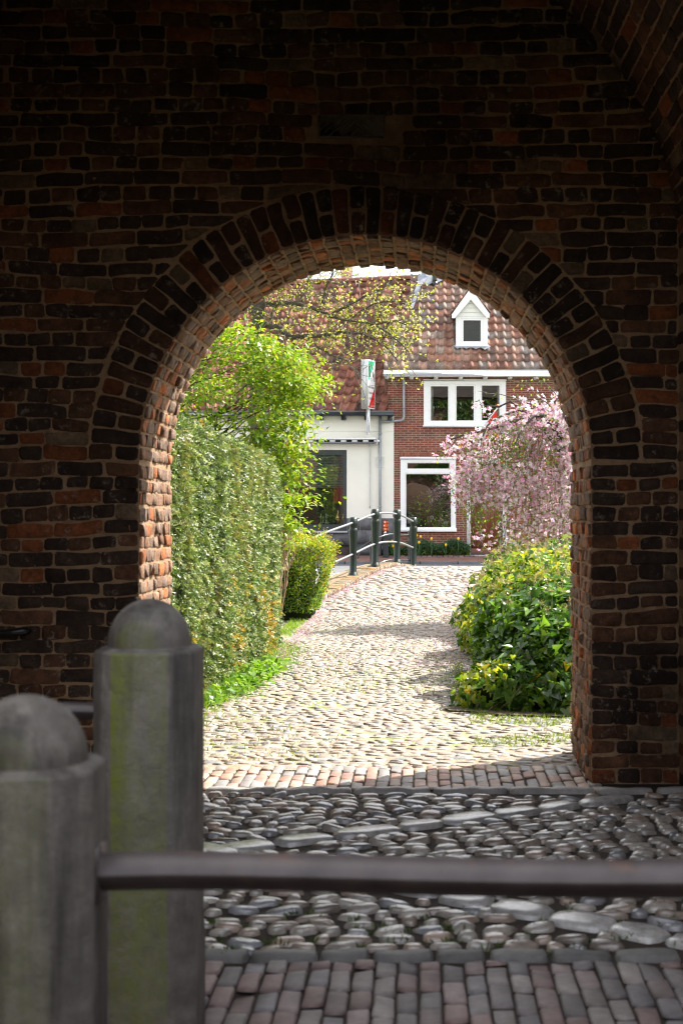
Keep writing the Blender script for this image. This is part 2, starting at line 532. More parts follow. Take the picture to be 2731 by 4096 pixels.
def gatecol(tone=1.0):  # the argument scales the brick's own colour
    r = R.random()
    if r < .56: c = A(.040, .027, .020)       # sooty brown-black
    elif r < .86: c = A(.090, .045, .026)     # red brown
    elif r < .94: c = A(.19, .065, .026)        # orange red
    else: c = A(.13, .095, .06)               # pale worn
    return c * R.uniform(.8, 1.3) * tone * 1.15


def gatecol_old():
    r = R.random()
    if r < .45: c = A(.19, .13, .095)
    elif r < .84: c = A(.24, .135, .082)
    else: c = A(.36, .13, .05)
    return c * R.uniform(.75, 1.2)


gate = thing('gate_building', 'old brick town gate with a round arch seen from inside its dark vaulted passage', 'gate', (AX, 6.5, 0))

# --- mortar bed of the far wall: front face, arch soffit, back face
def arch_top(x, cx, r, z0):
    return z0 + math.sqrt(max(0, r * r - (x - cx) ** 2))


def wall_with_arch(B, x0, x1, z1, yf, yb, cx, cz, r, seg=56, mi_f=0, mi_b=1):
    th = np.linspace(math.pi, 0, seg + 1)
    ax = cx + r * np.cos(th); az = cz + r * np.sin(th)
    for (y, mi, flip) in ((yf, mi_f, False), (yb, mi_b, True)):
        B.quad((x0, y, 0), (cx - r, y, 0), (cx - r, y, z1), (x0, y, z1), mi=mi)
        B.quad((cx + r, y, 0), (x1, y, 0), (x1, y, z1), (cx + r, y, z1), mi=mi)
        for k in range(seg):
            B.quad((ax[k], y, az[k]), (ax[k + 1], y, az[k + 1]), (ax[k + 1], y, z1), (ax[k], y, z1), mi=mi)
    for k in range(seg):
        B.quad((ax[k], yf, az[k]), (ax[k], yb, az[k]), (ax[k + 1], yb, az[k + 1]), (ax[k + 1], yf, az[k + 1]), mi=mi_f)
    for sx in (-1, 1):
        B.quad((cx + sx * r, yf, 0), (cx + sx * r, yb, 0), (cx + sx * r, yb, cz), (cx + sx * r, yf, cz), mi=mi_f)
    B.quad((x0, yf, 0), (x0, yb, 0), (x0, yb, z1), (x0, yf, z1), mi=mi_b)
    B.quad((x1, yf, 0), (x1, yb, 0), (x1, yb, z1), (x1, yf, z1), mi=mi_b)
    B.quad((x0, yf, z1), (x1, yf, z1), (x1, yb, z1), (x0, yb, z1), mi=mi_b)


B = Bulk()
wall_with_arch(B, -5.2, 4.2, 7.2, YF, YB, AX, AZ, AR)
B.build('arch_wall_mortar', [M['mortar'], M['gate_out']], gate)

# --- face bricks: courses of stretchers and headers in turn, cut by the arch ring
B = Bulk()
CH, JT = .0800, .0115
sd = 0
ncr = int(4.75 / CH)
HOLE = (X(1176, YF), Z(598, YF))             # one brick missing above the arch
STONE = (X(1266, YF), X(1545, YF), Z(560, YF), Z(447, YF))
zline = 0.0
for c in range(ncr):
    z0 = c * CH + .0030 + .004 * math.sin(c * 1.7); z1 = (c + 1) * CH - .0022 + .004 * math.sin((c + 1) * 1.7)
    zm = (z0 + z1) / 2
    if zm < AZ: half = AR
    else:
        q = RO * RO - (zm - AZ) ** 2
        half = math.sqrt(q) + .006 if q > 0 else 0
    if half > 0: spans = [(AX - half, -3.38, -1), (AX + half, 1.415, 1)]
    else: spans = [(-3.38, 1.415, 1)]
    L = .272 if c % 2 else .131
    for (xa, xb, sg) in spans:
        x = xa; first = True
        if half == 0: x -= (c % 4) * .06
        tot = abs(xb - xa)
        while sg * (xb - x) > .02:
            l = L * R.uniform(.92, 1.07)
            if L > .2 and R.random() < .12: l = .14
            if first and c % 2: l = .2 * R.uniform(.9, 1.1)
            if first and zm >= AZ: l = R.uniform(.08, .28)
            first = False
            xe = x + sg * l
            if sg * (xb - xe) < .05: xe = xb
            lo, hi = (x, xe) if sg > 0 else (xe, x)
            x = xe
            if hi < -2.75: continue
            if hi > STONE[0] and lo < STONE[1] and zm > STONE[2] and zm < STONE[3]: continue
            if abs((lo + hi) / 2 - HOLE[0]) < .07 and abs(zm - HOLE[1]) < CH * .55: continue
            # each course waves a little along its length, as old masonry does
            a = lo + .003; b = hi - .003
            def dz(xx, zz): return .012 * math.sin(xx * 2.1 + zz * 3.0) + .006 * math.sin(xx * 5.3 + zz * 7)
            if zm > AZ + AR or zm < AZ + 10:
                da, db = dz(a, zm), dz(b, zm)
                if zm < .3: da *= zm / .3; db *= zm / .3
            j = lambda: R.uniform(-.0045, .0045)
            sd += 1
            cut = R.uniform(-.006, .006)
            # bricks meeting the ring are cut to its curve
            aa0 = aa1 = a; bb0 = bb1 = b
            if zm >= AZ and half > 0 and abs((a if sg > 0 else b) - (AX + sg * half)) < .03:
                for (zz, w) in ((z0, 0), (z1, 1)):
                    q = RO * RO - (zz - AZ) ** 2
                    xx = AX + sg * (math.sqrt(max(q, 0)) + .014)
                    if sg > 0:
                        if w == 0: aa0 = min(xx, b - .02)
                        else: aa1 = min(xx, b - .02)
                    else:
                        if w == 0: bb0 = max(xx, a + .02)
                        else: bb1 = max(xx, a + .02)
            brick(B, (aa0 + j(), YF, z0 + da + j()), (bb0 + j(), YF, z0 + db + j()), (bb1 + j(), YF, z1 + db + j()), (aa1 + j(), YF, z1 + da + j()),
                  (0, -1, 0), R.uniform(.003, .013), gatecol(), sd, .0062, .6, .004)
B.build('arch_wall_bricks', M['gbrick'], gate, smooth=True)

# --- ring of voussoirs
B = Bulk()
NV = 50
for k in range(NV):
    t0 = math.pi * k / NV; t1 = math.pi * (k + 1) / NV
    g = .0028
    def pt(r, t): return (AX + r * math.cos(t), YF, AZ + r * math.sin(t))
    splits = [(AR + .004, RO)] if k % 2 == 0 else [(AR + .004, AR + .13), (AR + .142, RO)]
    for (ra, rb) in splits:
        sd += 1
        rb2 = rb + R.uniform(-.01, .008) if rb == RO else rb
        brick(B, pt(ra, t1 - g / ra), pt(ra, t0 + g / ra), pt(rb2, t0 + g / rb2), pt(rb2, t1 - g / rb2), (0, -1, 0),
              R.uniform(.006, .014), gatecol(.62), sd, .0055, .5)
B.build('arch_ring', M['gbrick'], gate, smooth=True)

# --- bricks of the jambs and of the soffit
B = Bulk()
def lay_depth(f, n0, seed):
    """f(y, side) gives a point; lays one course of headers through the wall's thickness"""
    global sd
    y = YF + .004; i = 0
    while y < YB - .02:
        l = R.choice([.13, .13, .062, .062, .20]) * R.uniform(.85, 1.15)
        ye = min(y + l, YB)
        if YB - ye < .05: ye = YB
        sd += 1
        g = .002
        brick(B, f(y + g, 0), f(ye - g, 0), f(ye - g, 1), f(y + g, 1), n0, R.uniform(.004, .015), gatecol_old(), sd, .005, .8, .003)
        y = ye
for sx in (-1, 1):
    for c in range(int(AZ / CH)):
        z0 = c * CH + .006 + .004 * math.sin(c * 1.7); z1 = (c + 1) * CH - .006 + .004 * math.sin((c + 1) * 1.7)
        j = R.uniform(-.004, .004)
        lay_depth(lambda y, s, z0=z0, z1=z1, sx=sx, j=j: (AX + sx * AR, y, (z1 if s else z0) + j + .004 * math.sin(y * 9 + z0 * 20)), (-sx, 0, 0), c)
for k in range(NV):
    t0 = math.pi * k / NV + .005; t1 = math.pi * (k + 1) / NV - .005
    tm = (t0 + t1) / 2
    lay_depth(lambda y, s, t0=t0, t1=t1: (AX + AR * math.cos(t1 if s else t0), y, AZ + AR * math.sin(t1 if s else t0)), (-math.cos(tm), 0, -math.sin(tm)), k)
B.build('arch_soffit_bricks', M['gbrick'], gate, smooth=True)

# --- barrel vault, passage walls and near mouth
B = Bulk()
seg = 48
th = np.linspace(0, math.pi, seg + 1)
vx = VX + VA * np.cos(th); vz = VZ + VB * np.sin(th)
for k in range(seg):
    B.quad((vx[k], YN1, vz[k]), (vx[k + 1], YN1, vz[k + 1]), (vx[k + 1], YF, vz[k + 1]), (vx[k], YF, vz[k]))
B.build('vault_mortar', M['mortar'], gate)
B = Bulk()
xr, xl = VX + VA, VX - VA
B.quad((xr, YN1, 0), (xr, YF, 0), (xr, YF, VZ), (xr, YN1, VZ))
B.build('passage_wall', M['mortar'], gate)
B = Bulk()
B.quad((xl, YN1, 0), (xl, YF, 0), (xl, YF, VZ), (xl, YN1, VZ))
B.build('passage_wall', M['mortar'], gate)

B = Bulk()
# courses run along the passage; only the stretch of vault near the far wall is laid brick by brick
ang = 0.0; c = 0
while ang < 1.42:
    ds = .082
    rr = math.hypot(VA * math.sin(ang), VB * math.cos(ang))
    a1 = ang + ds / rr
    t0 = ang + .0045 / rr; t1 = a1 - .0045 / rr; tm = (t0 + t1) / 2
    nrm = unit(A(-math.cos(tm) / VA, 0, -math.sin(tm) / VB))
    y = YF - .002 - (c % 2) * .135
    first = True
    ys = [YF - .004] + ([y] if c % 2 else [])
    while ys[-1] > 5.7: ys.append(ys[-1] - .275 * R.uniform(.93, 1.07))
    for q in range(len(ys) - 1):
        sd += 1
        pt = lambda yy, t: (VX + VA * math.cos(t), yy, VZ + VB * math.sin(t))
        brick(B, pt(ys[q + 1] + .006, t0), pt(ys[q] - .006, t0), pt(ys[q] - .006, t1), pt(ys[q + 1] + .006, t1), nrm,
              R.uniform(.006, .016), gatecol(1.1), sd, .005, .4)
    ang = a1; c += 1
for c in range(int(VZ / CH)):
    z0 = c * CH + .007; z1 = (c + 1) * CH - .006
    ys = [YF - .004 - .13 * (c % 2)]
    while ys[-1] > 7.0: ys.append(ys[-1] - .272 * R.uniform(.95, 1.05))
    for q in range(len(ys) - 1):
        sd += 1
        brick(B, (xr, ys[q + 1] + .006, z0), (xr, ys[q] - .006, z0), (xr, ys[q] - .006, z1), (xr, ys[q + 1] + .006, z1), (-1, 0, 0),
              R.uniform(.004, .01), gatecol(), sd, .004, .4)
B.build('vault_bricks', M['gbrick'], gate, smooth=True)

B = Bulk()
wall_with_arch(B, -5.2, 4.2, 7.2, YN0, YN1, -.22, 1.95, 1.78, mi_f=0, mi_b=0)
B.build('mouth_wall', [M['gate_out'], M['gate_out']], gate)
B = Bulk()
for sx, x0, x1 in ((-1, -5.2, -4.8), (1, 3.8, 4.2)):
    B = Bulk(); B.box(x0, x1, YN1 + .002, YF - .002, 0, 7.2); B.build('side_wall', M['gate_out'], gate)
B = Bulk()
B.box(-5.15, 4.15, YN0 + .05, YB - .05, 7.202, 7.3)
for (ya, yb) in ((YN0 - .2, 6.5), (YB + .2, 6.5)):
    B.quad((-5.4, ya, 7.25), (4.4, ya, 7.25), (4.4, yb, 9.6), (-5.4, yb, 9.6))
for x in (-5.2, 4.2):
    B.poly([(x, YN0, 7.2), (x, YB, 7.2), (x, 6.5, 9.5)])
B.build('gate_roof', simple('old_roof_tiles', (.045, .035, .03), .8, .3, 3), gate)

# unseen walls added on the town side to block sky light from the passage
for (a, b, c, d, h) in ((-3.3, -2.95, -4.6, YN0 - .01, 3.4), (2.75, 3.1, -4.6, YN0 - .01, 3.4)):
    B = Bulk(); B.box(a, b, c, d, -.05, h); B.build('light_blocker_wall', M['gate_out'], gate)
B = Bulk(); B.box(-12, 9, -13.5, -13, -.05, 5.2); B.build('light_blocker_wall', M['gate_out'], gate)  # added wall out of view, hides the sky from the window reflections

# small pieces set in the wall
B = Bulk()
x0, x1, z0, z1 = STONE
B.box(x0 + .008, x1 - .008, YF - .016, YF + .03, z0 + .008, z1 - .01, bev=.012)
for k in range(26):          # tooled with slanting chisel strokes
    cx = x0 + .03 + (x1 - x0 - .06) * R.random(); cz = z0 + .03 + (z1 - z0 - .06) * R.random()
    d = A(.03, 0, .026 if cx < (x0 + x1) / 2 + .04 else -.026)
    B.tube([A(cx, YF - .017, cz) - d, A(cx, YF - .017, cz) + d], .0032, 5)
B.build('tooled_stone', simple('dark_tooled_stone', (.11, .095, .07), .9, .3, 25, bmp=.006), gate)
B = Bulk()
hz = Z(2532, YF)
B.tube([A(-2.5, YF - .05, hz - .012), A(-2.26, YF - .045, hz + .004), A(-2.16, YF - .05, hz + .014), A(-2.13, YF - .02, hz + .016)], [.014, .018, .022, .014], 8)
B.tube([A(-2.42, YF - .06, hz - .006), A(-2.42, YF + .02, hz - .006)], .012, 6)
B.build('iron_wall_bar', M['blackmetal'], gate)

# ------------------------------------------------------------------ bollards and the rail
def bollard(name, label, x, y, top, dia, tilt=0.0, mt='bollard'):
    t = thing(name, label, 'bollard', (x, y, 0), 'stone bollards at the mouth of the gate passage')
    ra = dia / 2 / math.cos(math.pi / 8)
    sh = top - .135
    B = Bulk()
    prof = [(ra * 1.03, -.05), (ra * 1.03, .3), (ra, .36), (ra, sh - .012), (ra - .003, sh - .004), (ra - .012, sh), (ra * .86, sh + .006)]
    # a square post with its corners cut away
    hw = dia / 2; cf = hw * .55
    ol = [(-cf, -hw), (cf, -hw), (hw, -cf), (hw, cf), (cf, hw), (-cf, hw), (-hw, cf), (-hw, -cf)]
    ca, sa = math.cos(tilt), math.sin(tilt)
    V = []
    for (r_, z_) in prof:
        for (a, b) in ol:
            a, b = a * r_ / ra, b * r_ / ra
            V.append((x + ca * a - sa * b, y + sa * a + ca * b, z_))
    k = 8
    B.add(V, [[i * k + j, i * k + (j + 1) % k, (i + 1) * k + (j + 1) % k, (i + 1) * k + j] for i in range(len(prof) - 1) for j in range(k)])
    B.poly(V[-k:])
    o = B.build('shaft', M[mt], t)
    B = Bulk()
    rd = dia * .415
    prof = [(rd * 1.02, sh - .01)] + [(rd * math.cos(a) * (1 if a < 1.5 else 1), sh + .010 + .125 * math.sin(a)) for a in np.linspace(0, math.pi / 2 - .04, 16)] + [(.003, sh + .135)]
    B.lathe(x, y, prof, 40)
    B.build('domed_top', M[mt], t, smooth=True)
    return t


YB0, YB1 = 2.8, 3.95
bollard('stone_bollard', 'nearest grey stone bollard, blurred, cut off by the left edge', X(100, YB0), YB0, Z(2778, YB0), .292, .03, 'bollard_grey')
bollard('stone_bollard', 'domed grey stone bollard streaked green with algae, standing in front of the arch jamb', X(598, YB1), YB1, Z(2395, YB1), .276, -.02)


def diamond_bar(name, label, p0, p1, half, plate=-1):
    p0, p1 = A(*p0), A(*p1)
    d = unit(p1 - p0); up = A(0, 0, 1); sd_ = unit(np.cross(d, up))
    B = Bulk()
    b = .0025
    ring = []
    for (a, c) in ((0, 1), (1, 0), (0, -1), (-1, 0)):
        ring.append((a, c))
    pts = []
    for i in range(4):
        a, c = ring[i]; a2, c2 = ring[(i + 1) % 4]
        f = b / half
        pts.append((a + (a2 - a) * f, c + (c2 - c) * f)); pts.append((a2 + (a - a2) * f, c2 + (c - c2) * f))
    n = 24
    V = []; bend = lambda i: A(0, .004 * math.sin(i * .8), .0035 * math.sin(i * .55 + 1) * (0 < i < 24))
    for i in range(n + 1):
        q = p0 + (p1 - p0) * i / n + bend(i)
        for (a, c) in pts: V.append(q + sd_ * a * half + A(0, 0, 1) * c * half)
    k = 8
    Fc = [[i * k + j, i * k + (j + 1) % k, (i + 1) * k + (j + 1) % k, (i + 1) * k + j] for i in range(n) for j in range(k)]
    B.add(V, Fc)
    B.poly(V[:k][::-1]); B.poly(V[-k:])
    o = B.build(name, M['iron'])
    Bp = Bulk()
    e_ = p0 if plate < 0 else p1; f_ = d * (.006 if plate < 0 else -.006)
    V = [e_ + f_ * s + sd_ * a * half * 1.35 + A(0, 0, 1) * c * half * 1.35 for s in (0, 1) for (a, c) in ((-.8, -1), (.8, -1), (.8, 1), (-.8, 1))]
    Bp.add(V, [(0, 1, 2, 3), (4, 5, 6, 7), (0, 1, 5, 4), (1, 2, 6, 5), (2, 3, 7, 6), (3, 0, 4, 7)])
    adopt(Bp.build('end_plate', M['iron']), o)
    return tag(o, label, 'rail', 'iron rails between the bollards')


hb = .049
diamond_bar('iron_rail', 'long square iron rail running right across the picture from the nearest bollard', (X(395, YB0), YB0, Z(3489, YB0)), (2.755, 2.70, Z(3500, YB0) - .002), .0395)
diamond_bar('iron_rail', 'short stub of iron rail left of the algae-streaked bollard, half hidden by the nearer one', (-2.955, YB1 + .05, Z(2848, YB1)), (X(385, YB1) + .012, YB1 + .05, Z(2857, YB1)), .026, 1)
# ------------------------------------------------------------------ ground, paths, road
def zp(y): return np.interp(y, [0, 20.8, 22.3, 24.6, 26, 27, 28.5, 30.4, 31.2], [0, 0, .09, .31, .42, .44, .34, .13, .1])
def zt(x, y): return np.interp(y, [0, 21, 31, 32], [0, 0, .09, .1])
def xk(y): return np.interp(y, [20.9, 22, 24.6, 26.5, 28, 29.5, 31], [-1.72, -1.60, -1.02, -.60, -.30, 0, .15])

xs = np.concatenate([np.linspace(-300, -12, 6), np.linspace(-9, 9, 13), np.linspace(12, 300, 6)])
ysg = np.concatenate([[-200, -60, -10], np.linspace(0, 40, 41), [50, 80, 160, 400]])
B = Bulk()
V = [(x, y, float(zt(x, y)) - .035) for y in ysg for x in xs]
nx = len(xs)
B.add(V, [[i * nx + j, i * nx + j + 1, (i + 1) * nx + j + 1, (i + 1) * nx + j] for i in range(len(ysg) - 1) for j in range(nx - 1)])
tag(B.build('ground', M['field']), kind='structure')


def stone_template(k, rings=((1.0, -.45), (.97, .25), (.80, .74), (.45, .96)), sq=2.6):
    th = np.arange(k) * 2 * math.pi / k
    c, s = np.cos(th), np.sin(th)
    r = (np.abs(c) ** sq + np.abs(s) ** sq) ** (-1 / sq)
    ring = np.stack([r * c, r * s], -1)
    V = []; Fq = []; Ft = []
    for (q, h) in rings: V.append(np.concatenate([ring * q, np.full((k, 1), h)], 1))
    V = np.concatenate(V); V = np.concatenate([V, [[0, 0, 1.0]]])
    nr = len(rings)
    for i in range(nr - 1):
        for j in range(k): Fq.append([i * k + j, i * k + (j + 1) % k, (i + 1) * k + (j + 1) % k, (i + 1) * k + j])
    for j in range(k): Ft.append([(nr - 1) * k + j, (nr - 1) * k + (j + 1) % k, nr * k])
    return V, np.array(Fq), np.array(Ft), k, nr


def add_stones(B, S, k=10, flat=False, mi=0, sq=2.6):
    """S: rows of x, y, z, half-length, half-width, rotation, height, r, g, b"""
    S = np.asarray(S, float); n = len(S)
    rings = ((1.0, -.45), (.97, .45), (.84, .86), (.5, .97)) if flat else ((1.0, -.75), (.97, .32), (.80, .80), (.45, .97))
    T, Fq, Ft, k, nr = stone_template(k, rings, sq)
    m = len(T)
    # one irregular outline per stone
    jit = 1 + R.normal(0, .035 if flat else .085, (n, k)); jit = np.clip(jit, .75, 1.2)
    J = np.concatenate([np.tile(jit, (1, nr)), np.ones((n, 1))], 1)
    lx = T[None, :, 0] * J * S[:, 3:4]; ly = T[None, :, 1] * J * S[:, 4:5]
    tx, ty = R.normal(0, .02 if flat else .10, (n, 1)), R.normal(0, .02 if flat else .12, (n, 1))
    lz = T[None, :, 2] * S[:, 6:7] * (1 + R.normal(0, .05, (n, m))) + np.where(T[None, :, 2] > 0, tx * lx + ty * ly, 0)
    ca, sa = np.cos(S[:, 5:6]), np.sin(S[:, 5:6])
    V = np.stack([S[:, 0:1] + ca * lx - sa * ly, S[:, 1:2] + sa * lx + ca * ly, S[:, 2:3] + lz], -1)
    if S.shape[1] > 10:       # slope of the ground along y
        V[..., 2] += (V[..., 1] - S[:, 1:2]) * S[:, 10:11]
    off = (np.arange(n) * m)[:, None, None]
    C = np.repeat(S[:, None, 7:10], m, 1) * (1 + R.normal(0, .06, (n, m, 1)))
    V = V.reshape(-1, 3); C = np.clip(C, .01, 1).reshape(-1, 3)
    n0 = B.n
    B.add(V, (Fq[None] + off).reshape(-1, 4), C, mi)
    B.F.append((Ft[None] + off).reshape(-1, 3) + n0); B.M.append((n * len(Ft), mi))


def stonecol(bright):
    r = R.random()
    if r < .5: c = A(.44, .41, .365)
    elif r < .7: c = A(.36, .30, .25)
    elif r < .83: c = A(.30, .31, .33)
    elif r < .93: c = A(.42, .33, .27)
    else: c = A(.20, .17, .15)
    return c * R.uniform(.8, 1.15) * bright


def rows(x0f, x1f, y0, y1, dy, lmin, lmax, h, bright, wave=.03, skip=None, zf=None, rot=.12, gap=1.0, tint=(1, 1, 1), jy=.1):
    S = []; y = y0; r = 0
    while y < y1:
        d = dy * R.uniform(.85, 1.15)
        xa, xb = x0f(y), x1f(y)
        x = xa - R.uniform(0, .1)
        ph = R.uniform(0, 6)
        while x < xb:
            l = R.uniform(lmin, lmax)
            cx = x + l / 2
            yy = y + wave * math.sin(cx * 2.2 + y * 1.3) + wave * .6 * math.sin(cx * 5.1 + ph) + R.normal(0, dy * jy)
            x += l + R.uniform(.004, .016)
            if skip is not None and skip(cx, yy): continue
            z = float(zf(yy)) if zf else 0.0
            sl = (float(zf(yy + .1)) - float(zf(yy - .1))) / .2 if zf else 0.0
            c = stonecol(bright) * A(*tint)
            S.append((cx, yy, z, l / 2 * (gap * .5 + .5), d * .5 * gap * R.uniform(.86, 1.06), R.normal(0, rot), h * R.uniform(.8, 1.35), *c, sl))
        y += d + .008
        r += 1
    return S


# floor of the passage: big round cobbles with two crossing lines of flat slabs
def lineA(x): return 6.61 + .59 * (x + .26)
def lineB(x): return 5.526 - .714 * (x - .08)
SL = []
for (f, xs0, xs1, th) in ((lineA, -2.2, 1.3, math.atan(.59)), (lineB, -2.2, 1.3, math.atan(-.714))):
    x = xs0
    while x < xs1:
        l = R.uniform(.2, .34)
        cx = x + l / 2 * math.cos(th)
        yy = f(cx)
        x += (l + .012) * math.cos(th)
        if 4.86 < yy < 7.45: SL.append((cx, yy, .0, l / 2, .075 * R.uniform(.9, 1.15), th + R.normal(0, .05), .024, *(A(.36, .355, .345) * R.uniform(.8, 1.15))))
SLn = np.array([(s[0], s[1], s[3], s[5]) for s in SL])
def on_slab(x, y):
    dx = x - SLn[:, 0]; dy = y - SLn[:, 1]
    a = dx * np.cos(SLn[:, 3]) + dy * np.sin(SLn[:, 3]); b = -dx * np.sin(SLn[:, 3]) + dy * np.cos(SLn[:, 3])
    return bool(np.any((np.abs(a) < SLn[:, 2] + .03) & (np.abs(b) < .105)))

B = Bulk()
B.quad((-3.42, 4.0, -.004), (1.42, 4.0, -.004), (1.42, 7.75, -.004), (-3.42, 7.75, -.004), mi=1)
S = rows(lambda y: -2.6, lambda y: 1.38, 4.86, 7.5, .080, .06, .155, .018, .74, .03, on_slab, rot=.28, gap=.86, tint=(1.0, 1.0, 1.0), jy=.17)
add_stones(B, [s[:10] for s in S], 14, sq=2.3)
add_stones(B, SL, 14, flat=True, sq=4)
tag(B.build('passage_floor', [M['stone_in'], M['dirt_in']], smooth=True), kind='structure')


# bands of paving brick: across the threshold, and in front of the passage
def paver_band(B, x0, x1, y0, y1, w, l, cols, gy=.004, h=.008):
    global sd
    i = 0; x = x0
    while x < x1:
        ww = w * R.uniform(.95, 1.05)
        y = y0 - (i % 2) * l * .5 - R.uniform(0, .04)
        while y < y1:
            ll = l * R.uniform(.92, 1.08)
            a, b = max(y + gy, y0), min(y + ll - gy, y1)
            y += ll
            if b - a < .04: continue
            c = cols[R.integers(len(cols))] * R.uniform(.75, 1.2)
            z = R.normal(0, .003)
            t = R.normal(0, .004, 4)
            sd += 1
            brick(B, (x + .0025, a, z + t[0]), (x + ww - .0025, a, z + t[1]), (x + ww - .0025, b, z + t[2]), (x + .0025, b, z + t[3]), (0, 0, 1), h, c, sd, .002, .15, .0028)
        x += ww; i += 1


B = Bulk()
B.quad((-2.4, 7.55, -.002), (1.6, 7.55, -.002), (1.6, 8.9, -.002), (-2.4, 8.9, -.002), mi=1)
pc = [A(.34, .22, .17), A(.30, .17, .125), A(.27, .25, .235), A(.36, .26, .20), A(.24, .22, .21)]
paver_band(B, -1.6, .98, 7.62, 8.33, .0685, .2, pc)
x = -2.3
while x < 1.4:        # long thin kerb stones along its inner edge
    l = R.uniform(.28, .48)
    sd += 1
    brick(B, (x + .006, 7.535, 0), (x + l - .006, 7.535, 0), (x + l - .006, 7.605, 0), (x + .006, 7.605, 0), (0, 0, 1), .026, A(.30, .29, .28) * R.uniform(.8, 1.15), sd, .005, .2)
    x += l
tag(B.build('threshold_paving', [M['clinker'], M['dirt_in']], smooth=True), kind='structure')

B = Bulk()
B.quad((-3.4, -3, -.003), (2.4, -3, -.003), (2.4, 4.9, -.003), (-3.4, 4.9, -.003), mi=1)
nc = [A(.19, .15, .145), A(.205, .145, .138), A(.165, .155, .158), A(.22, .195, .185), A(.155, .14, .14)]
paver_band(B, -1.5, 1.4, 3.2, 4.70, .072, .185, nc, .007)
x = -1.6
while x < 1.4:        # one course laid crosswise closes the band
    l = R.uniform(.17, .24)
    sd += 1
    brick(B, (x + .006, 4.715, 0), (x + l - .006, 4.715, 0), (x + l - .006, 4.80, 0), (x + .006, 4.80, 0), (0, 0, 1), .022, A(.145, .142, .138) * R.uniform(.75, 1.15), sd, .004, .2)
    x += l
tag(B.build('forecourt_paving', [M['clinker'], M['dirt_in']], smooth=True), kind='structure')

# the sunlit cobbled path, flat to the bridge, then up and over it
B = Bulk()
yy = np.concatenate([np.linspace(8.2, 20.8, 10), np.linspace(21, 31.6, 40)])
for a, b in zip(yy[:-1], yy[1:]):
    xa = -2.1 if a < 20.9 else float(xk(a)); xb = -2.1 if b < 20.9 else float(xk(b))
    B.quad((xa, a, float(zp(a)) + .004), (2.3, a, float(zp(a)) + .004), (2.3, b, float(zp(b)) + .004), (xb, b, float(zp(b)) + .004), mi=1)
    if a > 20.9:
        B.quad((2.3, a, float(zp(a)) - .001), (2.3, a, -.2), (2.3, b, -.2), (2.3, b, float(zp(b)) - .001), mi=1)
edge_l = lambda y: np.interp(y, [8, 9.4, 12, 16, 21], [-1.9, -1.9, -1.62, -1.42, -1.55]) if y < 20.9 else float(xk(y)) + .05
S = rows(edge_l, lambda y: np.interp(y, [8, 10, 10.6, 21], [1.5, 1.5, .9, 1.1]), 8.36, 21, .060, .06, .135, .0115, .645, .05, zf=zp, rot=.26, tint=(1.02, .97, .90), jy=.15)
S2 = rows(edge_l, lambda y: 1.35, 21, 31, .10, .10, .24, .020, .60, .05, zf=zp, rot=.26, tint=(1.02, .97, .90), jy=.14)
add_stones(B, S, 9, sq=2.3); add_stones(B, S2, 9, sq=2.6)
tag(B.build('cobbled_path', [M['stone'], M['dirt_out']], smooth=True), kind='structure')

# lower cobbles left of the bridge, then asphalt, kerb and pavement
B = Bulk()
zf2 = lambda y: zt(0, y)
for a, b in zip(np.linspace(21, 32, 12)[:-1], np.linspace(21, 32, 12)[1:]):
    B.quad((-5.5, a, float(zf2(a)) - .012), (float(xk(a)) - .35, a, float(zf2(a)) - .012), (float(xk(b)) - .35, b, float(zf2(b)) - .012), (-5.5, b, float(zf2(b)) - .012), mi=1)
S = rows(lambda y: -3.6, lambda y: float(xk(y)) - .5, 22.5, 31.9, .11, .11, .22, .024, .85, .04, zf=zf2, rot=.2)
add_stones(B, S, 8)
tag(B.build('side_path', [M['stone'], M['dirt_out']], smooth=True), kind='structure')

B = Bulk()
B.quad((-60, 32, .108), (60, 32, .108), (60, 38.0, .108), (-60, 38.0, .108))
B.quad((.1, 30.6, .109), (60, 30.6, .109), (60, 31.998, .109), (.1, 31.998, .109))
tag(B.build('road', M['asphalt']), kind='structure')
B = Bulk()
for k in range(-12, 14):
    B.box(k * 1.0 + .006, k * 1.0 + .994, 37.7 - .035 * k, 37.84 - .035 * k, .0, .185, bev=.012)
tag(B.build('kerb', M['kerb']), kind='structure')
B = Bulk()
B.quad((-12, 37.84 + .42, .178), (13, 37.84 - .45, .178), (13, 40.3, .285), (-12, 40.3, .285))
tag(B.build('pavement', M['pavebrick']), kind='structure')

# brick kerb wall carrying the railing along the bridge ramp
B = Bulk()
y = 21.5
while y < 29.8:
    l = .072
    xa = float(xk(y)); z = float(zp(y)) + .085
    xb = float(xk(y + l)); z2 = float(zp(y + l)) + .085
    sd += 1
    jz = R.normal(0, .004)
    c = (A(.20, .13, .095) if R.random() < .7 else A(.26, .22, .18)) * R.uniform(.7, 1.2)
    brick(B, (xa, y + .004, z - .16), (xb, y + l - .004, z - .16), (xb, y + l - .004, z2 + jz), (xa, y + .004, z + jz), (1, 0, 0), .03, c, sd, .004, .2)
    c2 = (A(.25, .14, .06) if R.random() < .4 else A(.2, .165, .11)) * R.uniform(.7, 1.2)
    brick(B, (xa - .22, y + .004, z + jz), (xa + .02, y + .004, z + jz), (xb + .02, y + l - .004, z2 + jz), (xb - .22, y + l - .004, z2 + jz), (0, 0, 1), .012, c2, sd, .004, .2)
    y += l
ya = np.linspace(21.5, 29.8, 30)
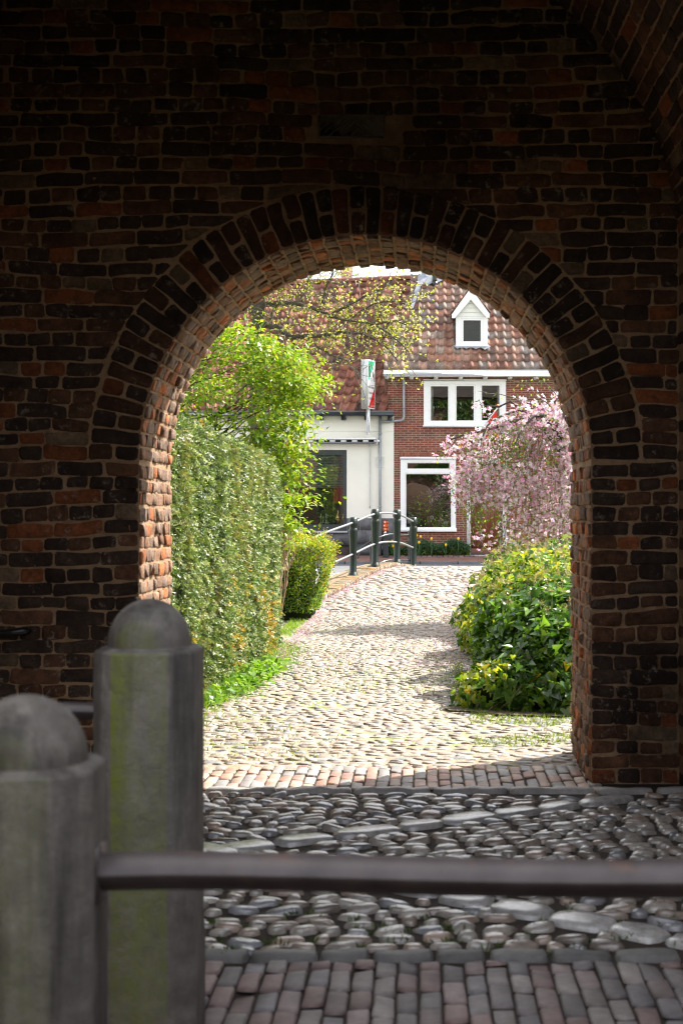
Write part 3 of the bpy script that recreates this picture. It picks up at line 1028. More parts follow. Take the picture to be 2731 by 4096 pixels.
for a, b in zip(ya[:-1], ya[1:]):
    xa, xb = float(xk(a)), float(xk(b)); za, zb = float(zp(a)) + .083, float(zp(b)) + .083
    B.quad((xa - .52, a, za - .02), (xa - .2, a, za), (xb - .2, b, zb), (xb - .52, b, zb - .02), (.20, .15, .09))
    B.quad((xa - .52, a, -.1), (xa - .52, a, za - .02), (xb - .52, b, zb - .02), (xb - .52, b, -.1), (.17, .12, .09))
B.quad((xk(21.5) - .52, 21.5, -.1), (xk(21.5), 21.5, -.1), (xk(21.5), 21.5, .14), (xk(21.5) - .52, 21.5, .12), (.3, .29, .26))
o = B.build('bridge_kerb_wall', M['kerbbrick'], smooth=True)
tag(o, 'low mossy brick kerb wall rising beside the cobbles under the green railing', 'kerb wall')
B = Bulk()
B.box(float(xk(21.3)) - .14, float(xk(21.3)) + .05, 21.05, 21.48, -.05, .14, bev=.02)
tag(B.build('kerb_end_stone', simple('pale_end_stone', (.40, .38, .33), .85, .15, 9)), 'pale square stone block closing the low end of the kerb wall', 'stone')

# ------------------------------------------------------------------ railings
def sq_post(x, y, ztop, zbase, w=.098):
    B = Bulk()
    a = w / math.sqrt(2)
    q = math.pi / 4 + .35
    B.lathe(x, y, [(a * 1.55, zbase - .12), (a * 1.55, zbase + .09), (a * 1.5, zbase + .10), (a * 1.12, zbase + .15), (a * .98, zbase + .17), (a, zbase + .5),
                   (a * 1.28, ztop - .245), (a * 1.28, ztop - .215), (a * .95, ztop - .19), (a * .92, ztop - .18), (a * 1.2, ztop - .15), (a * 1.25, ztop - .13),
                   (a * 1.25, ztop - .055), (a * 1.2, ztop - .052), (a * 1.2, ztop - .04), (a * .95, ztop - .012), (a * .5, ztop)], 4, rot=q)
    return B


def railing(name, label, posts, rail_drop, mat_post, mat_rail, ends=(None, None), rr=.019):
    P = np.array(posts)
    t = thing(name, label, 'railing', (posts[0][0], posts[0][1], posts[0][3]), 'green post railings by the bridge')
    for (x, y, zt_, zb) in posts:
        sq_post(x, y, zt_, zb).build('post', mat_post, t)
    for d in rail_drop:
        pts = [(p[0], p[1], p[2] - d) for p in posts]
        if ends[0]: pts = [(e[0], e[1], e[2] - d) for e in ends[0]] + pts
        if ends[1]: pts = pts + [(e[0], e[1], e[2] - d) for e in ends[1]]
        pts = np.array(pts)
        # smooth curve through the posts
        s = np.concatenate([[0], np.cumsum(np.linalg.norm(np.diff(pts, axis=0), axis=1))])
        m = np.gradient(pts, s, axis=0)
        out = []
        for i in range(len(pts) - 1):
            h = s[i + 1] - s[i]
            for u in np.linspace(0, 1, 10, endpoint=(i == len(pts) - 2)):
                out.append((2 * u**3 - 3 * u**2 + 1) * pts[i] + (u**3 - 2 * u**2 + u) * h * m[i] + (-2 * u**3 + 3 * u**2) * pts[i + 1] + (u**3 - u**2) * h * m[i + 1])
        B = Bulk(); B.tube(out, rr, 10)
        B.build('rail', mat_rail, t, smooth=True)
    return t


def P_(u, v, Y, zb): return (X(u, Y), Y, Z(v, Y), zb)
railing('bridge_railing', 'dark green post railing with galvanised rails arching over the cobbled bridge', [
    P_(1205, 2150, 22.2, .02), P_(1412, 2068, 24.6, .30), P_(1500, 2035, 25.9, .42), P_(1587, 2037, 27.6, .42), P_(1653, 2068, 29.5, .25)],
    (.095, .64), M['bottlegreen'], M['galv'], ends=([(-2.5, 21.3, .75)], None))
railing('bridge_railing', 'dark railing on the right, half hidden behind the pink cherry blossom', [
    (1.31, 22.2, 1.10, .05), (2.3, 22.25, 1.06, .02), (3.3, 22.3, 1.06, .02)], (.16, .6), M['blackmetal'], M['blackmetal'])
railing('street_railing', 'low black railing with one curved end beyond the bridge, at the edge of the road', [
    (X(1490, 30.4), 30.4, .98, .1), (X(1642, 32.0), 32.0, 1.08, .1)], (.10, .66), M['blackmetal'], M['blackmetal'],
    ends=([(X(1490, 30.4) - .32, 30.2, .60), (X(1490, 30.4) - .2, 30.3, .86)], None), rr=.02)

# timber waymarker with orange route plates
wt = thing('waymarker_post', 'short dark post with three orange route plates and a red and white arrow', 'waymarker', (X(1543, 39.2), 39.2, .2))
B = Bulk(); k = 39.2 / F
B.box(X(1531, 39.2), X(1553, 39.2), 39.2, 39.33, .1, Z(2079, 39.2), bev=.01)
B.build('post', M['darkpost'], wt)
for i, (du) in enumerate((0, -2, 3)):
    v0 = 2083 + i * 14
    B = Bulk(); B.box(X(1532.5, 39.2), X(1544.5, 39.2), 39.186, 39.1985, Z(v0 + 11.8, 39.2), Z(v0, 39.2), bev=.003)
    pl = B.build('route_plate', M['orange'], wt)
    B = Bulk(); B.lathe(0, 0, [(.0165, 0), (.0165, .004)], 20)
    o = B.build('white_disc', M['signwhite'], pl)
    for v in o.data.vertices:
        x, y, z = v.co; v.co = (x + X(1538.5 + du, 39.2), 39.185 - z, y + Z(v0 + 6, 39.2))
    B = Bulk()
    if du:
        s = 1 if du < 0 else -1
        xc = X(1538.5 - du, 39.2) + .008 * s
        B.poly([(xc + .014 * s, 39.1848, Z(v0 + 6, 39.2)), (xc - .004 * s, 39.1848, Z(v0 + 6, 39.2) + .01), (xc - .004 * s, 39.1848, Z(v0 + 6, 39.2) - .01)])
        B.build('arrow_mark', M['signink'], pl); B = Bulk()
    B.box(X(1538, 39.2) + du * .001 - .004, X(1538, 39.2) + du * .001 + .003, 39.183, 39.1845, Z(v0 + 7.2, 39.2), Z(v0 + 4.8, 39.2))
    B.build('disc_mark', M['signink'], pl)
    B = Bulk(); B.box(X(1553, 39.2) + .0005, X(1553, 39.2) + .006, 39.215, 39.31, Z(v0 + 11.8, 39.2), Z(v0, 39.2))
    B.build('route_plate', M['orange'], wt)
    B = Bulk(); B.box(X(1547.2, 39.2), X(1551.8, 39.2), 39.186, 39.1985, Z(v0 + 11.8, 39.2), Z(v0, 39.2), bev=.003)
    B.build('route_plate', M['orange'], wt)
v0 = 2125
B = Bulk(); yq = 39.195
B.poly([(X(1533.5, 39.2), yq, Z(v0 + 7, 39.2)), (X(1545, 39.2), yq, Z(v0 + 7, 39.2)), (X(1545, 39.2), yq, Z(v0, 39.2)), (X(1539, 39.2), yq, Z(v0, 39.2))])
ar = B.build('arrow_plate', M['signwhite'], wt)
B = Bulk()
B.poly([(X(1533.5, 39.2), yq, Z(v0 + 7.1, 39.2)), (X(1538.5, 39.2), yq, Z(v0 + 13, 39.2)), (X(1545, 39.2), yq, Z(v0 + 13, 39.2)), (X(1545, 39.2), yq, Z(v0 + 7.1, 39.2))])
B.build('red_half', M['signred'], ar)
# ------------------------------------------------------------------ the two houses across the road
YH = 40.0
KH = YH / F
def hx(u): return X(u, YH)
def hz(v): return Z(v, YH)


def slab_holes(B, x0, x1, z0, z1, holes, yf, yb, mi=0, back=False, sides=True):
    """a flat slab in the facade plane with rectangular openings, reveals included"""
    xs_ = sorted({x0, x1, *[h[0] for h in holes], *[h[1] for h in holes]})
    zs_ = sorted({z0, z1, *[h[2] for h in holes], *[h[3] for h in holes]})
    for i in range(len(xs_) - 1):
        for j in range(len(zs_) - 1):
            cx = (xs_[i] + xs_[i + 1]) / 2; cz = (zs_[j] + zs_[j + 1]) / 2
            if any(h[0] < cx < h[1] and h[2] < cz < h[3] for h in holes): continue
            B.quad((xs_[i], yf, zs_[j]), (xs_[i + 1], yf, zs_[j]), (xs_[i + 1], yf, zs_[j + 1]), (xs_[i], yf, zs_[j + 1]), mi=mi)
            if back: B.quad((xs_[i], yb, zs_[j]), (xs_[i + 1], yb, zs_[j]), (xs_[i + 1], yb, zs_[j + 1]), (xs_[i], yb, zs_[j + 1]), mi=mi)
    rects = list(holes) + ([(x0, x1, z0, z1)] if sides else [])
    for (a, b, c, d) in rects:
        B.quad((a, yf, c), (a, yb, c), (a, yb, d), (a, yf, d), mi=mi)
        B.quad((b, yf, c), (b, yb, c), (b, yb, d), (b, yf, d), mi=mi)
        B.quad((a, yf, c), (b, yf, c), (b, yb, c), (a, yb, c), mi=mi)
        B.quad((a, yf, d), (b, yf, d), (b, yb, d), (a, yb, d), mi=mi)


def window(house, outer, panes, y, mat, sill=None, cap=None, rim=.045, sub=True):
    """outer, panes: (u0, u1, v_top, v_bottom) in photo pixels on the facade"""
    q = lambda r: (hx(r[0]), hx(r[1]), hz(r[3]), hz(r[2]))
    B = Bulk()
    ps = [q(p) for p in panes]
    o = q(outer)
    big = [(p[0] - rim, p[1] + rim, p[2] - rim, p[3] + rim) for p in ps] if sub else ps
    slab_holes(B, *o, big, y - .03, y + .06)
    if sub:
        for b_, p in zip(big, ps): slab_holes(B, b_[0] + .001, b_[1] - .001, b_[2] + .001, b_[3] - .001, [p], y - .012, y + .05)
    w = B.build('window', mat, house)
    for p in ps:
        B = Bulk(); B.quad((p[0] - .005, y + .022, p[2] - .005), (p[1] + .005, y + .022, p[2] - .005), (p[1] + .005, y + .022, p[3] + .005), (p[0] - .005, y + .022, p[3] + .005))
        B.build('pane', M['glass'], w)
    if sill:
        s = q(sill); B = Bulk(); B.box(s[0], s[1], y - .10, y - .002, s[2], s[3], bev=.006); B.build('sill', mat if house is brickhouse else M['sill'], w)
    if cap:
        s = q(cap); B = Bulk(); B.box(s[0], s[1], y - .055, y - .0305, s[2], s[3], bev=.004); B.build('cap', mat, w)
    return w


def tile_patch(B, e0, e1, r1, r0, nu, nv, cols, amp=.028, thick=.03, lo=(0, 1, 0, 1)):
    e0, e1, r1, r0 = map(lambda p: A(*p), (e0, e1, r1, r0))
    n = unit(np.cross(e1 - e0, r0 - e0))
    if n[2] < 0: n = -n
    ns = 8
    t = np.linspace(0, 1, ns)
    prof = amp * (np.cos(2 * np.pi * (t - .12)) * .8 + .35 * np.cos(4 * np.pi * (t - .12)))
    for r in range(nv):
        for c in range(nu):
            base = cols[R.integers(len(cols))] * R.uniform(.72, 1.25)
            jit = R.normal(0, .004); jv = R.normal(0, .10 / 8)
            pts = []
            for (tv, hh) in ((0.0 + jv, -thick * .6), (0.0 + jv, thick), (.5, thick * .55), (1.06, thick * .05)):
                u = (c + t) / nu; v = min((r + tv) / nv, 1)
                P = ((1 - u) * (1 - v))[:, None] * e0 + (u * (1 - v))[:, None] * e1 + (u * v)[:, None] * r1 + ((1 - u) * v)[:, None] * r0
                pts.append(P + n * (prof + hh + jit)[:, None])
            V = np.concatenate(pts)
            i = np.arange(3)[:, None] * ns + np.arange(ns - 1)[None, :]
            Fc = np.stack([i, i + 1, i + ns + 1, i + ns], -1).reshape(-1, 4)
            # lichen and soot wear on each tile's lower edge
            B.add(V, Fc, np.clip(np.tile(base, (len(V), 1)) * (1 + .12 * R.normal(size=(len(V), 1))), .01, 1))


# ---- white house
whitehouse = thing('plaster_house', 'low cream plastered house with a dark window frame and steep red tiled roof', 'house', (hx(1200), YH, .28))
yw = YH
B = Bulk()
wl = hx(620)
winhole = (hx(1096), hx(1386.5), hz(2123), hz(1799.5))
slab_holes(B, wl, hx(1575), hz(2073), hz(1655), [(winhole[0], winhole[1], hz(2073), winhole[3])], yw, yw + .25)
B.box(wl, hx(1574), yw - .004, yw - .0005, hz(1727), hz(1724.5))
B.build('plaster_wall', M['plaster'], whitehouse)
B = Bulk()
# plinth of grey stone slabs, each with its joint
edges = [620, 700, 780, 860, 940, 1020, 1096]
for a, b in zip(edges[:-1], edges[1:]): B.box(hx(a) + .007, hx(b) - .007, yw - .02, yw + .2, hz(2173), hz(2073))
for a, b in ((1096, 1180), (1180, 1251), (1251, 1323), (1323, 1388)): B.box(hx(a) + .007, hx(b) - .007, yw - .02, yw + .2, hz(2173), hz(2131.5))
for (a, b, c, d) in ((1388, 1439, 2073, 2122), (1439, 1517, 2073, 2122), (1388, 1467, 2123, 2173), (1467, 1517, 2123, 2173), (1517, 1574, 2073, 2173)):
    B.box(hx(a) + .007, hx(b) - .007, yw - .02, yw + .2, hz(d) + .003, hz(c) - .003)
B.build('plinth', M['plinth'], whitehouse)
B = Bulk(); B.box(wl, hx(1095), yw - .008, yw + .2, hz(2173.5), hz(2073.5)); B.box(hx(1095), hx(1388), yw - .008, yw + .2, hz(2173.5), hz(2132)); B.box(hx(1388), hx(1574), yw - .008, yw + .2, hz(2173.5), hz(2073.5)); B.build('plinth_joint', M['grout'], whitehouse)
B = Bulk()
B.box(wl, hx(1400), yw + .04, yw + .2, .12, hz(2182)); B.build('cellar_panel', M['cellar'], whitehouse)
B = Bulk()
B.box(wl, hx(1400), yw - .012, yw + .2, hz(2182), hz(2174)); B.box(hx(1400), hx(1574), yw - .012, yw + .2, .12, hz(2174))
B.build('base_band', M['dark_paint'], whitehouse)
B = Bulk()   # dark window frame
o = winhole; gl = (hx(1125), hx(1372), hz(2098), hz(1818.5))
slab_holes(B, o[0], o[1], o[2], o[3], [gl], yw + .03, yw + .12)
wf = B.build('window', M['dark_paint'], whitehouse)
B = Bulk(); B.quad((gl[0], yw + .07, gl[2]), (gl[1], yw + .07, gl[2]), (gl[1], yw + .07, gl[3]), (gl[0], yw + .07, gl[3])); B.build('pane', M['glass'], wf)
B = Bulk(); B.box(hx(1092), hx(1390), yw - .09, yw + .03, hz(2131), hz(2123.5), bev=.006); B.build('sill', M['sill'], wf)
B = Bulk()
zz = gl[3] - .02
while zz > hz(1948):
    B.quad((gl[0] + .01, yw + .16, zz), (gl[1] - .01, yw + .16, zz), (gl[1] - .01, yw + .185, zz - .03), (gl[0] + .01, yw + .185, zz - .03))
    zz -= .046
B.build('venetian_blind', M['blind'], wf)
V = [(hx(1330 + 41 * t), yw + .26 + .03 * math.sin(t * 30), z) for z in (hz(2010), hz(1830)) for t in np.linspace(0, 1, 30)]
B = Bulk(); B.add(V, [[j, j + 1, 30 + j + 1, 30 + j] for j in range(29)]); B.build('curtain', simple('red_curtain', (.5, .05, .07), .8), wf, smooth=True)
B = Bulk()
for (a, b) in ((wl, hx(1560)),):
    B.quad((a, yw + 3.2, 0), (b, yw + 3.2, 0), (b, yw + 3.2, 4.2), (a, yw + 3.2, 4.2))
    B.quad((a, yw + .26, 4.1), (b, yw + .26, 4.1), (b, yw + 3.2, 4.1), (a, yw + 3.2, 4.1))
    B.quad((a, yw + .26, hz(2097)), (b, yw + .26, hz(2097)), (b, yw + 3.2, hz(2097)), (a, yw + 3.2, hz(2097)))
    B.quad((b, yw + .26, 0), (b, yw + 3.2, 0), (b, yw + 3.2, 4.2), (b, yw + .26, 4.2))
B.build('room', M['room'], whitehouse)
B = Bulk()
B.box(hx(1060) , hx(1575), yw - .36, yw - .02, hz(1665), hz(1649.5), bev=.01)
B.box(wl, hx(1060), yw - .36, yw - .02, hz(1665), hz(1649.5), bev=.01)
g = B.build('gutter', M['dark_paint'], whitehouse)
B = Bulk(); B.box(wl, hx(1576), yw - .375, yw - .345, hz(1649.3), hz(1646.5)); B.build('gutter_lip', M['zinc'], g)
for u in (840, 925, 1010, 1105, 1199, 1286, 1375, 1467, 1560):
    B = Bulk(); B.box(hx(u - 9), hx(u + 9), yw - .3, yw - .003, hz(1681), hz(1665.3), bev=.008); B.build('gutter_bracket', M['dark_paint'], whitehouse)

tc_old = [A(.235, .095, .064), A(.19, .078, .056), A(.155, .068, .052), A(.29, .135, .095), A(.12, .066, .056)]
ye = YH - .32
eL, eR = (X(700, ye), ye, Z(1645, ye)), (X(1542, ye), ye, Z(1645, ye))
yr = 43.2
rR = (X(1690, yr), yr, Z(1108, yr)); rL = (X(700, yr), yr, Z(1152, yr))
B = Bulk()
tile_patch(B, eL, eR, rR, rL, 27, 17, tc_old, .038, .045)
r0 = B.build('roof', M['tile'], whitehouse, smooth=True)
B = Bulk()
n_r = 22
for i in range(n_r):
    a = A(*rL) + (A(*rR) - A(*rL)) * (i / n_r); b = A(*rL) + (A(*rR) - A(*rL)) * ((i + 1.06) / n_r)
    q = .105
    th_ = np.linspace(-.35, math.pi + .35, 9)
    V = []
    for p, s in ((a, 1.0), (b, .92)):
        for t_ in th_: V.append(p + A(0, q * s * math.cos(t_), q * s * math.sin(t_) - .01))
    c = tc_old[R.integers(3)] * R.uniform(.9, 1.4)
    B.add(V, [[j, j + 1, 9 + j + 1, 9 + j] for j in range(8)], c)
B.build('ridge_tiles', M['tile'], r0, smooth=True)
B = Bulk()   # back slope and gable, so that the house closes
B.quad(rL, rR, (rR[0], yr + 3.4, 4.3), (rL[0], yr + 3.4, 4.3), (.2, .08, .05))
B.build('back_roof', M['tile'], whitehouse)
B = Bulk(); yc = 44.2
xa, xb = X(1361, yc), X(1412, yc)
zb_, zt_ = Z(1130, yc), Z(1010, yc)
B.add([(xa + .03, yc, zb_), (xb - .05, yc, zb_), (xb - .05, yc + .4, zb_), (xa + .03, yc + .4, zb_), (xa - .05, yc, zt_), (xb + .03, yc, zt_), (xb + .03, yc + .4, zt_), (xa - .05, yc + .4, zt_)],
      [[0, 1, 5, 4], [1, 2, 6, 5], [2, 3, 7, 6], [3, 0, 4, 7], [4, 5, 6, 7]])
B.build('chimney', simple('pink_rendered_chimney', (.42, .27, .21), .9, .12, 4), whitehouse)

aw = thing('awning', 'rolled-in white shop awning fixed above the dark framed window', 'awning', (hx(1370), yw, hz(1765)))
B = Bulk(); B.box(hx(1080), hx(1505), yw - .24, yw - .003, hz(1760), hz(1752), bev=.012); B.build('cover', M['white'], aw)
B = Bulk(); B.box(hx(1080), hx(1500), yw - .12, yw - .02, hz(1768.5), hz(1760.3)); B.build('rolled_fabric', M['dark_paint'], aw)
B = Bulk(); B.tube([(hx(1080), yw - .2, hz(1773)), (hx(1498), yw - .2, hz(1773))], .03, 10); B.build('front_bar', M['galv'], aw, smooth=True)
for u in range(1100, 1500, 44):
    B = Bulk(); B.box(hx(u), hx(u + 22), yw - .19, yw - .125, hz(1769), hz(1760.6)); B.build('fabric_fold', M['white'], aw)
B = Bulk(); B.box(hx(1505.3), hx(1511), yw - .22, yw - .004, hz(1780), hz(1751), bev=.01)
B.tube([(hx(1509), yw - .1, hz(1765)), (hx(1515), yw - .06, hz(1780)), (hx(1513), yw - .04, hz(1800)), (hx(1512), yw - .03, hz(1812))], .008, 6)
B.build('end_bracket', M['alu'], aw)
B = Bulk(); B.tube([(hx(1477), yw - .1, hz(1778)), (hx(1480), yw - .05, hz(1800)), (hx(1480), yw - .05, hz(2020)), (hx(1479), yw - .05, hz(2033))], .017, 8)
B.build('crank_rod', M['alu'], aw)

vt = thing('wall_vent', 'small cream louvred vent grille behind the grey downpipe', 'vent', (hx(1517), yw, hz(1846)))
B = Bulk(); slab_holes(B, hx(1496), hx(1539), hz(1868), hz(1824), [(hx(1500), hx(1535), hz(1864), hz(1828))], yw - .016, yw - .001); B.build('frame', M['offwhite'], vt)
B = Bulk()
zz = hz(1828)
while zz > hz(1863): B.quad((hx(1500), yw - .002, zz), (hx(1535), yw - .002, zz), (hx(1535), yw - .014, zz - .02), (hx(1500), yw - .014, zz - .02)); zz -= .029
B.build('louvres', M['offwhite'], vt)

dp = thing('downpipe', 'grey zinc downpipe with an elbow joining from the brick house', 'downpipe', (hx(1520), yw - .09, .3))
B = Bulk(); xp = hx(1520); yp = yw - .085
B.tube([(xp, yp, .28), (xp, yp, hz(1660))], .037, 12)
B.build('pipe', M['zinc'], dp, smooth=True)
for v in (1735, 2027):
    B = Bulk(); B.tube([(xp, yp, hz(v + 3)), (xp, yp, hz(v - 3))], .045, 12); B.box(xp - .062, xp + .062, yp - .008, yp + .008, hz(v + 1), hz(v - 1)); B.build('pipe_clamp', M['zinc'], dp)
B = Bulk()
xq = hx(1614.5)
arc = [(xq, yp, hz(1503)), (xq, yp, hz(1600)), (xq, yp, hz(1668))] + [(xq - .09 + .09 * math.cos(a), yp, hz(1668) - .10 * math.sin(a)) for a in np.linspace(.25, math.pi / 2, 6)] + [(xq - .3, yp, hz(1685)), (xp + .02, yp, hz(1688))]
B.tube(arc, .036, 12); B.build('elbow_pipe', M['zinc'], dp, smooth=True)
for v in (1540, 1633):
    B = Bulk(); B.tube([(xq, yp, hz(v + 3)), (xq, yp, hz(v - 3))], .044, 12); B.build('pipe_clamp', M['zinc'], dp)

# lightbox sign on its white post
sg = thing('restaurant_sign', 'tall lightbox sign in green, white and red on a white post above the gutter', 'sign', (X(1487, 39.5), 39.5, Z(1738, 39.5)))
yS = 39.3
cor = A(X(1471, yS), yS, 0)
ed = A(.38, .925, 0); es = A(-.925, .38, 0)
nf = A(.925, -.38, 0)
zt0, zb0 = Z(1436, yS), Z(1633, yS)
wF = (X(1500, 39.8) - X(1471, yS)) / .38 * .96; wS = .198
def sp(a, b, z, off=0.0): return cor + ed * a + es * b + nf * off + A(0, 0, z)
def obox(B, a0, a1, b0, b1, z0, z1):
    V = [sp(a, b, z) for a in (a0, a1) for b in (b0, b1) for z in (z0, z1)]
    B.add(V, [(0, 1, 3, 2), (4, 6, 7, 5), (0, 4, 5, 1), (2, 3, 7, 6), (0, 2, 6, 4), (1, 5, 7, 3)])
B = Bulk(); obox(B, 0, wF, 0, wS, zb0, zt0)
for b0 in (.0, wS - .03): obox(B, -.008, 0, b0, b0 + .03, zb0, zt0)
sbx = B.build('lightbox', M['alu'], sg)
B = Bulk(); o_ = .002
def face(B, pts, off, mi=0): B.poly([sp(a * wF, 0, zb0 + b * (zt0 - zb0), off) for (a, b) in pts], mi=mi)
face(B, [(0, 0), (1, 0), (1, 1), (0, 1)], .003)
fw = B.build('printed_face', M['signwhite'], sbx)
B = Bulk(); face(B, [(.06, .975), (.95, .975), (.06, .53)], .005); B.build('green_corner', M['signgreen'], sbx)
B = Bulk(); face(B, [(.94, .45), (.94, .02), (.06, .02)], .005); B.build('red_corner', M['signred'], sbx)


def lettering(txt, a0, a1, b0, h, mat, off):
    cu = bpy.data.curves.new('lettering', 'FONT'); cu.body = txt; cu.size = 1.0; cu.resolution_u = 2
    to = bpy.data.objects.new('lettering', cu); COL.objects.link(to)
    dg = bpy.context.evaluated_depsgraph_get(); dg.update()
    me = bpy.data.meshes.new_from_object(to.evaluated_get(dg))
    bpy.data.objects.remove(to)
    xs_ = [v.co.x for v in me.vertices]; w = max(xs_) - min(xs_); x0 = min(xs_)
    for v in me.vertices:
        p = sp((a0 + (v.co.x - x0) / w * (a1 - a0)) * wF, 0, zb0 + (b0 + v.co.y / .7 * h) * (zt0 - zb0), off)
        v.co = p
    me.name = 'lettering'
    o = bpy.data.objects.new('lettering', me); me.materials.append(mat); COL.objects.link(o); adopt(o, sbx)


lettering('Echt Italiaans', .08, .92, .42, .045, M['signink'], .008)
lettering('Restaurant', .14, .86, .305, .05, M['signink'], .008)
lettering('& Pizzeria', .17, .86, .185, .05, M['signink'], .008)
lettering('sinds 1974', .36, .9, .045, .032, M['signwhite'], .008)
B = Bulk()   # tall brush strokes of the name, not legible in the photograph
for (a, b, c, d, w_) in ((.08, .86, .13, .66, .02), (.17, .90, .08, .74, .02), (.22, .86, .14, .78, .016), (.30, .82, .25, .64, .02), (.38, .78, .32, .66, .018), (.33, .67, .45, .60, .016),
                         (.62, .89, .68, .72, .022), (.70, .86, .62, .66, .018), (.84, .73, .78, .58, .02), (.45, .60, .50, .57, .02), (.68, .72, .82, .56, .012)):
    B = Bulk(); face(B, [(a, b), (a + .05, b), (c + .06, d), (c, d)], .008); B.build('brush_stroke', M['signink'], sbx)
B = Bulk()
pc_ = cor + ed * (wF * .5) + es * (wS * .5)
px, py = pc_[0], pc_[1]
B.box(px - .05, px + .05, py - .05, py + .05, Z(1738, 39.5), zb0 - .001, bev=.006)
B.box(px - .03, px + .03, py + .05, yw - .003, Z(1728, 39.5), Z(1719, 39.5)); B.box(px - .03, px + .03, py + .05, yw - .003, Z(1677, 39.5), Z(1668, 39.5))
B.build('post', M['white'], sg)
B = Bulk(); B.tube([(px - .04, py - .058, Z(1636, 39.5)), (px - .02, py - .057, Z(1660, 39.5)), (px + .02, py - .056, Z(1690, 39.5)), (px + .04, py - .056, Z(1730, 39.5))], .005, 5); B.build('cable', M['blackmetal'], sg)

# things standing in the restaurant window
yi = yw + .2
zs = hz(2097)
ch = thing('candle_holder', 'white tray with four slim candles in the dark framed window', 'candle holder', (hx(1295), yi, zs))
B = Bulk(); B.box(hx(1274), hx(1316), yi - .05, yi + .05, zs + .028, zs + .045, bev=.006)
for u in (1277, 1309): B.box(hx(u) - .012, hx(u) + .012, yi - .04, yi + .04, zs, zs + .028)
B.build('tray', M['whitewax'], ch)
for i, (u, v) in enumerate(((1281.5, 2054), (1289, 2066), (1301, 2052.5), (1307, 2055))):
    B = Bulk(); h = hz(v) - zs; B.lathe(hx(u), yi, [(.02, zs + .045), (.02, zs + .07), (.0115, zs + .072), (.010, zs + h - .02), (.003, zs + h - .018), (.002, zs + h)], 8)
    B.build('candle', M['candle'] if i in (0, 3) else M['whitewax'], ch)
for i, (u, s) in enumerate(((1350.5, 1.0), (1374, 1.0))):
    B = Bulk(); h = hz(2034) - zs
    B.lathe(hx(u), yi, [(.05, zs + .001), (.066, zs + .01), (.068, zs + .17), (.05, zs + .24), (.022, zs + .31), (.014, zs + .36), (.012, zs + h)], 20)
    o = B.build('bottle', M['gold'], smooth=True)
    tag(o, ('gold glass bottle standing clear beside the candles' if i == 0 else 'gold glass bottle half cut off by the edge of the dark window frame'), 'bottle', 'gold bottles in the window')
B = Bulk()
B.lathe(0, 0, [(.02, 0), (.2, .01), (.225, .05), (.21, .1), (.1, .122), (.01, .125)], 20)
o = B.build('basket', M['loaf'], smooth=True)
for v in o.data.vertices: v.co = (v.co.x + hx(1240), v.co.y * .6 + yi + .1, v.co.z + zs)
tag(o, 'low brown basket lying in the dark framed window', 'basket')

# ---- brick house
brickhouse = thing('brick_house', 'two storey red brick house with white windows, brown door and a white dormer', 'house', (hx(1900), YH + .06, .28))
yb_ = YH + .05
xe0, xe1 = hx(1547), hx(2640)
UW = (1694, 2023, 1518, 1707); LW = (1601, 1823, 1829, 2126); DR = (1866, 2027, 1836, 2219)
q4 = lambda r: (hx(r[0]), hx(r[1]), hz(r[3]), hz(r[2]))
B = Bulk()
slab_holes(B, xe0, xe1, .1, hz(1490), [q4((UW[0] + 3, UW[1] - 3, UW[2] + 3, UW[3] - 6)), q4((LW[0] + 3, LW[1] - 3, LW[2] + 3, LW[3] - 6)), q4((DR[0] + 2, DR[1] - 2, DR[2], 2300))], yb_, yb_ + .22)
B.build('brick_wall', M['hbrick'], brickhouse)
B = Bulk()
for i in range(32):
    xx = hx(1596) + i * .0515
    sd += 1
    brick(B, (xx + .004, yb_ - .001, hz(1829)), (xx + .048, yb_ - .001, hz(1829)), (xx + .048, yb_ - .001, hz(1808)), (xx + .004, yb_ - .001, hz(1808)), (0, -1, 0), .006, A(.23, .065, .035) * R.uniform(.7, 1.3), sd, .001, .1)
B.build('soldier_course', M['clinker'], brickhouse, smooth=True)
window(brickhouse, UW, [(1723, 1792, 1544, 1682), (1825, 1894, 1543, 1681), (1927, 1997, 1541, 1680)], yb_ - .005, M['white'], sill=(1690, 2027, 1700, 1708), cap=(1692, 2025, 1516.5, 1524))
window(brickhouse, LW, [(1629, 1797, 1852, 1874)], yb_ - .005, M['white'], sill=(1598, 1826, 2116, 2127), cap=(1599, 1825, 1828, 1838), sub=True) if False else None
window(brickhouse, LW, [(1629, 1797, 1852, 1874), (1624, 1803, 1896, 2109)], yb_ - .005, M['white'], sill=(1598, 1826, 2112, 2127), cap=(1599, 1825, 1827, 1838), rim=.03)
B = Bulk()
for (u0, u1) in ((1719, 1732), (1990, 2001)):
    V = [(hx(u0 + (u1 - u0) * t), yb_ + .12 + .02 * math.sin(t * 22), z) for z in (hz(1690), hz(1536)) for t in np.linspace(0, 1, 24)]
    B = Bulk(); B.add(V, [[j, j + 1, 24 + j + 1, 24 + j] for j in range(23)]); B.build('curtain', M['offwhite'], brickhouse, smooth=True)
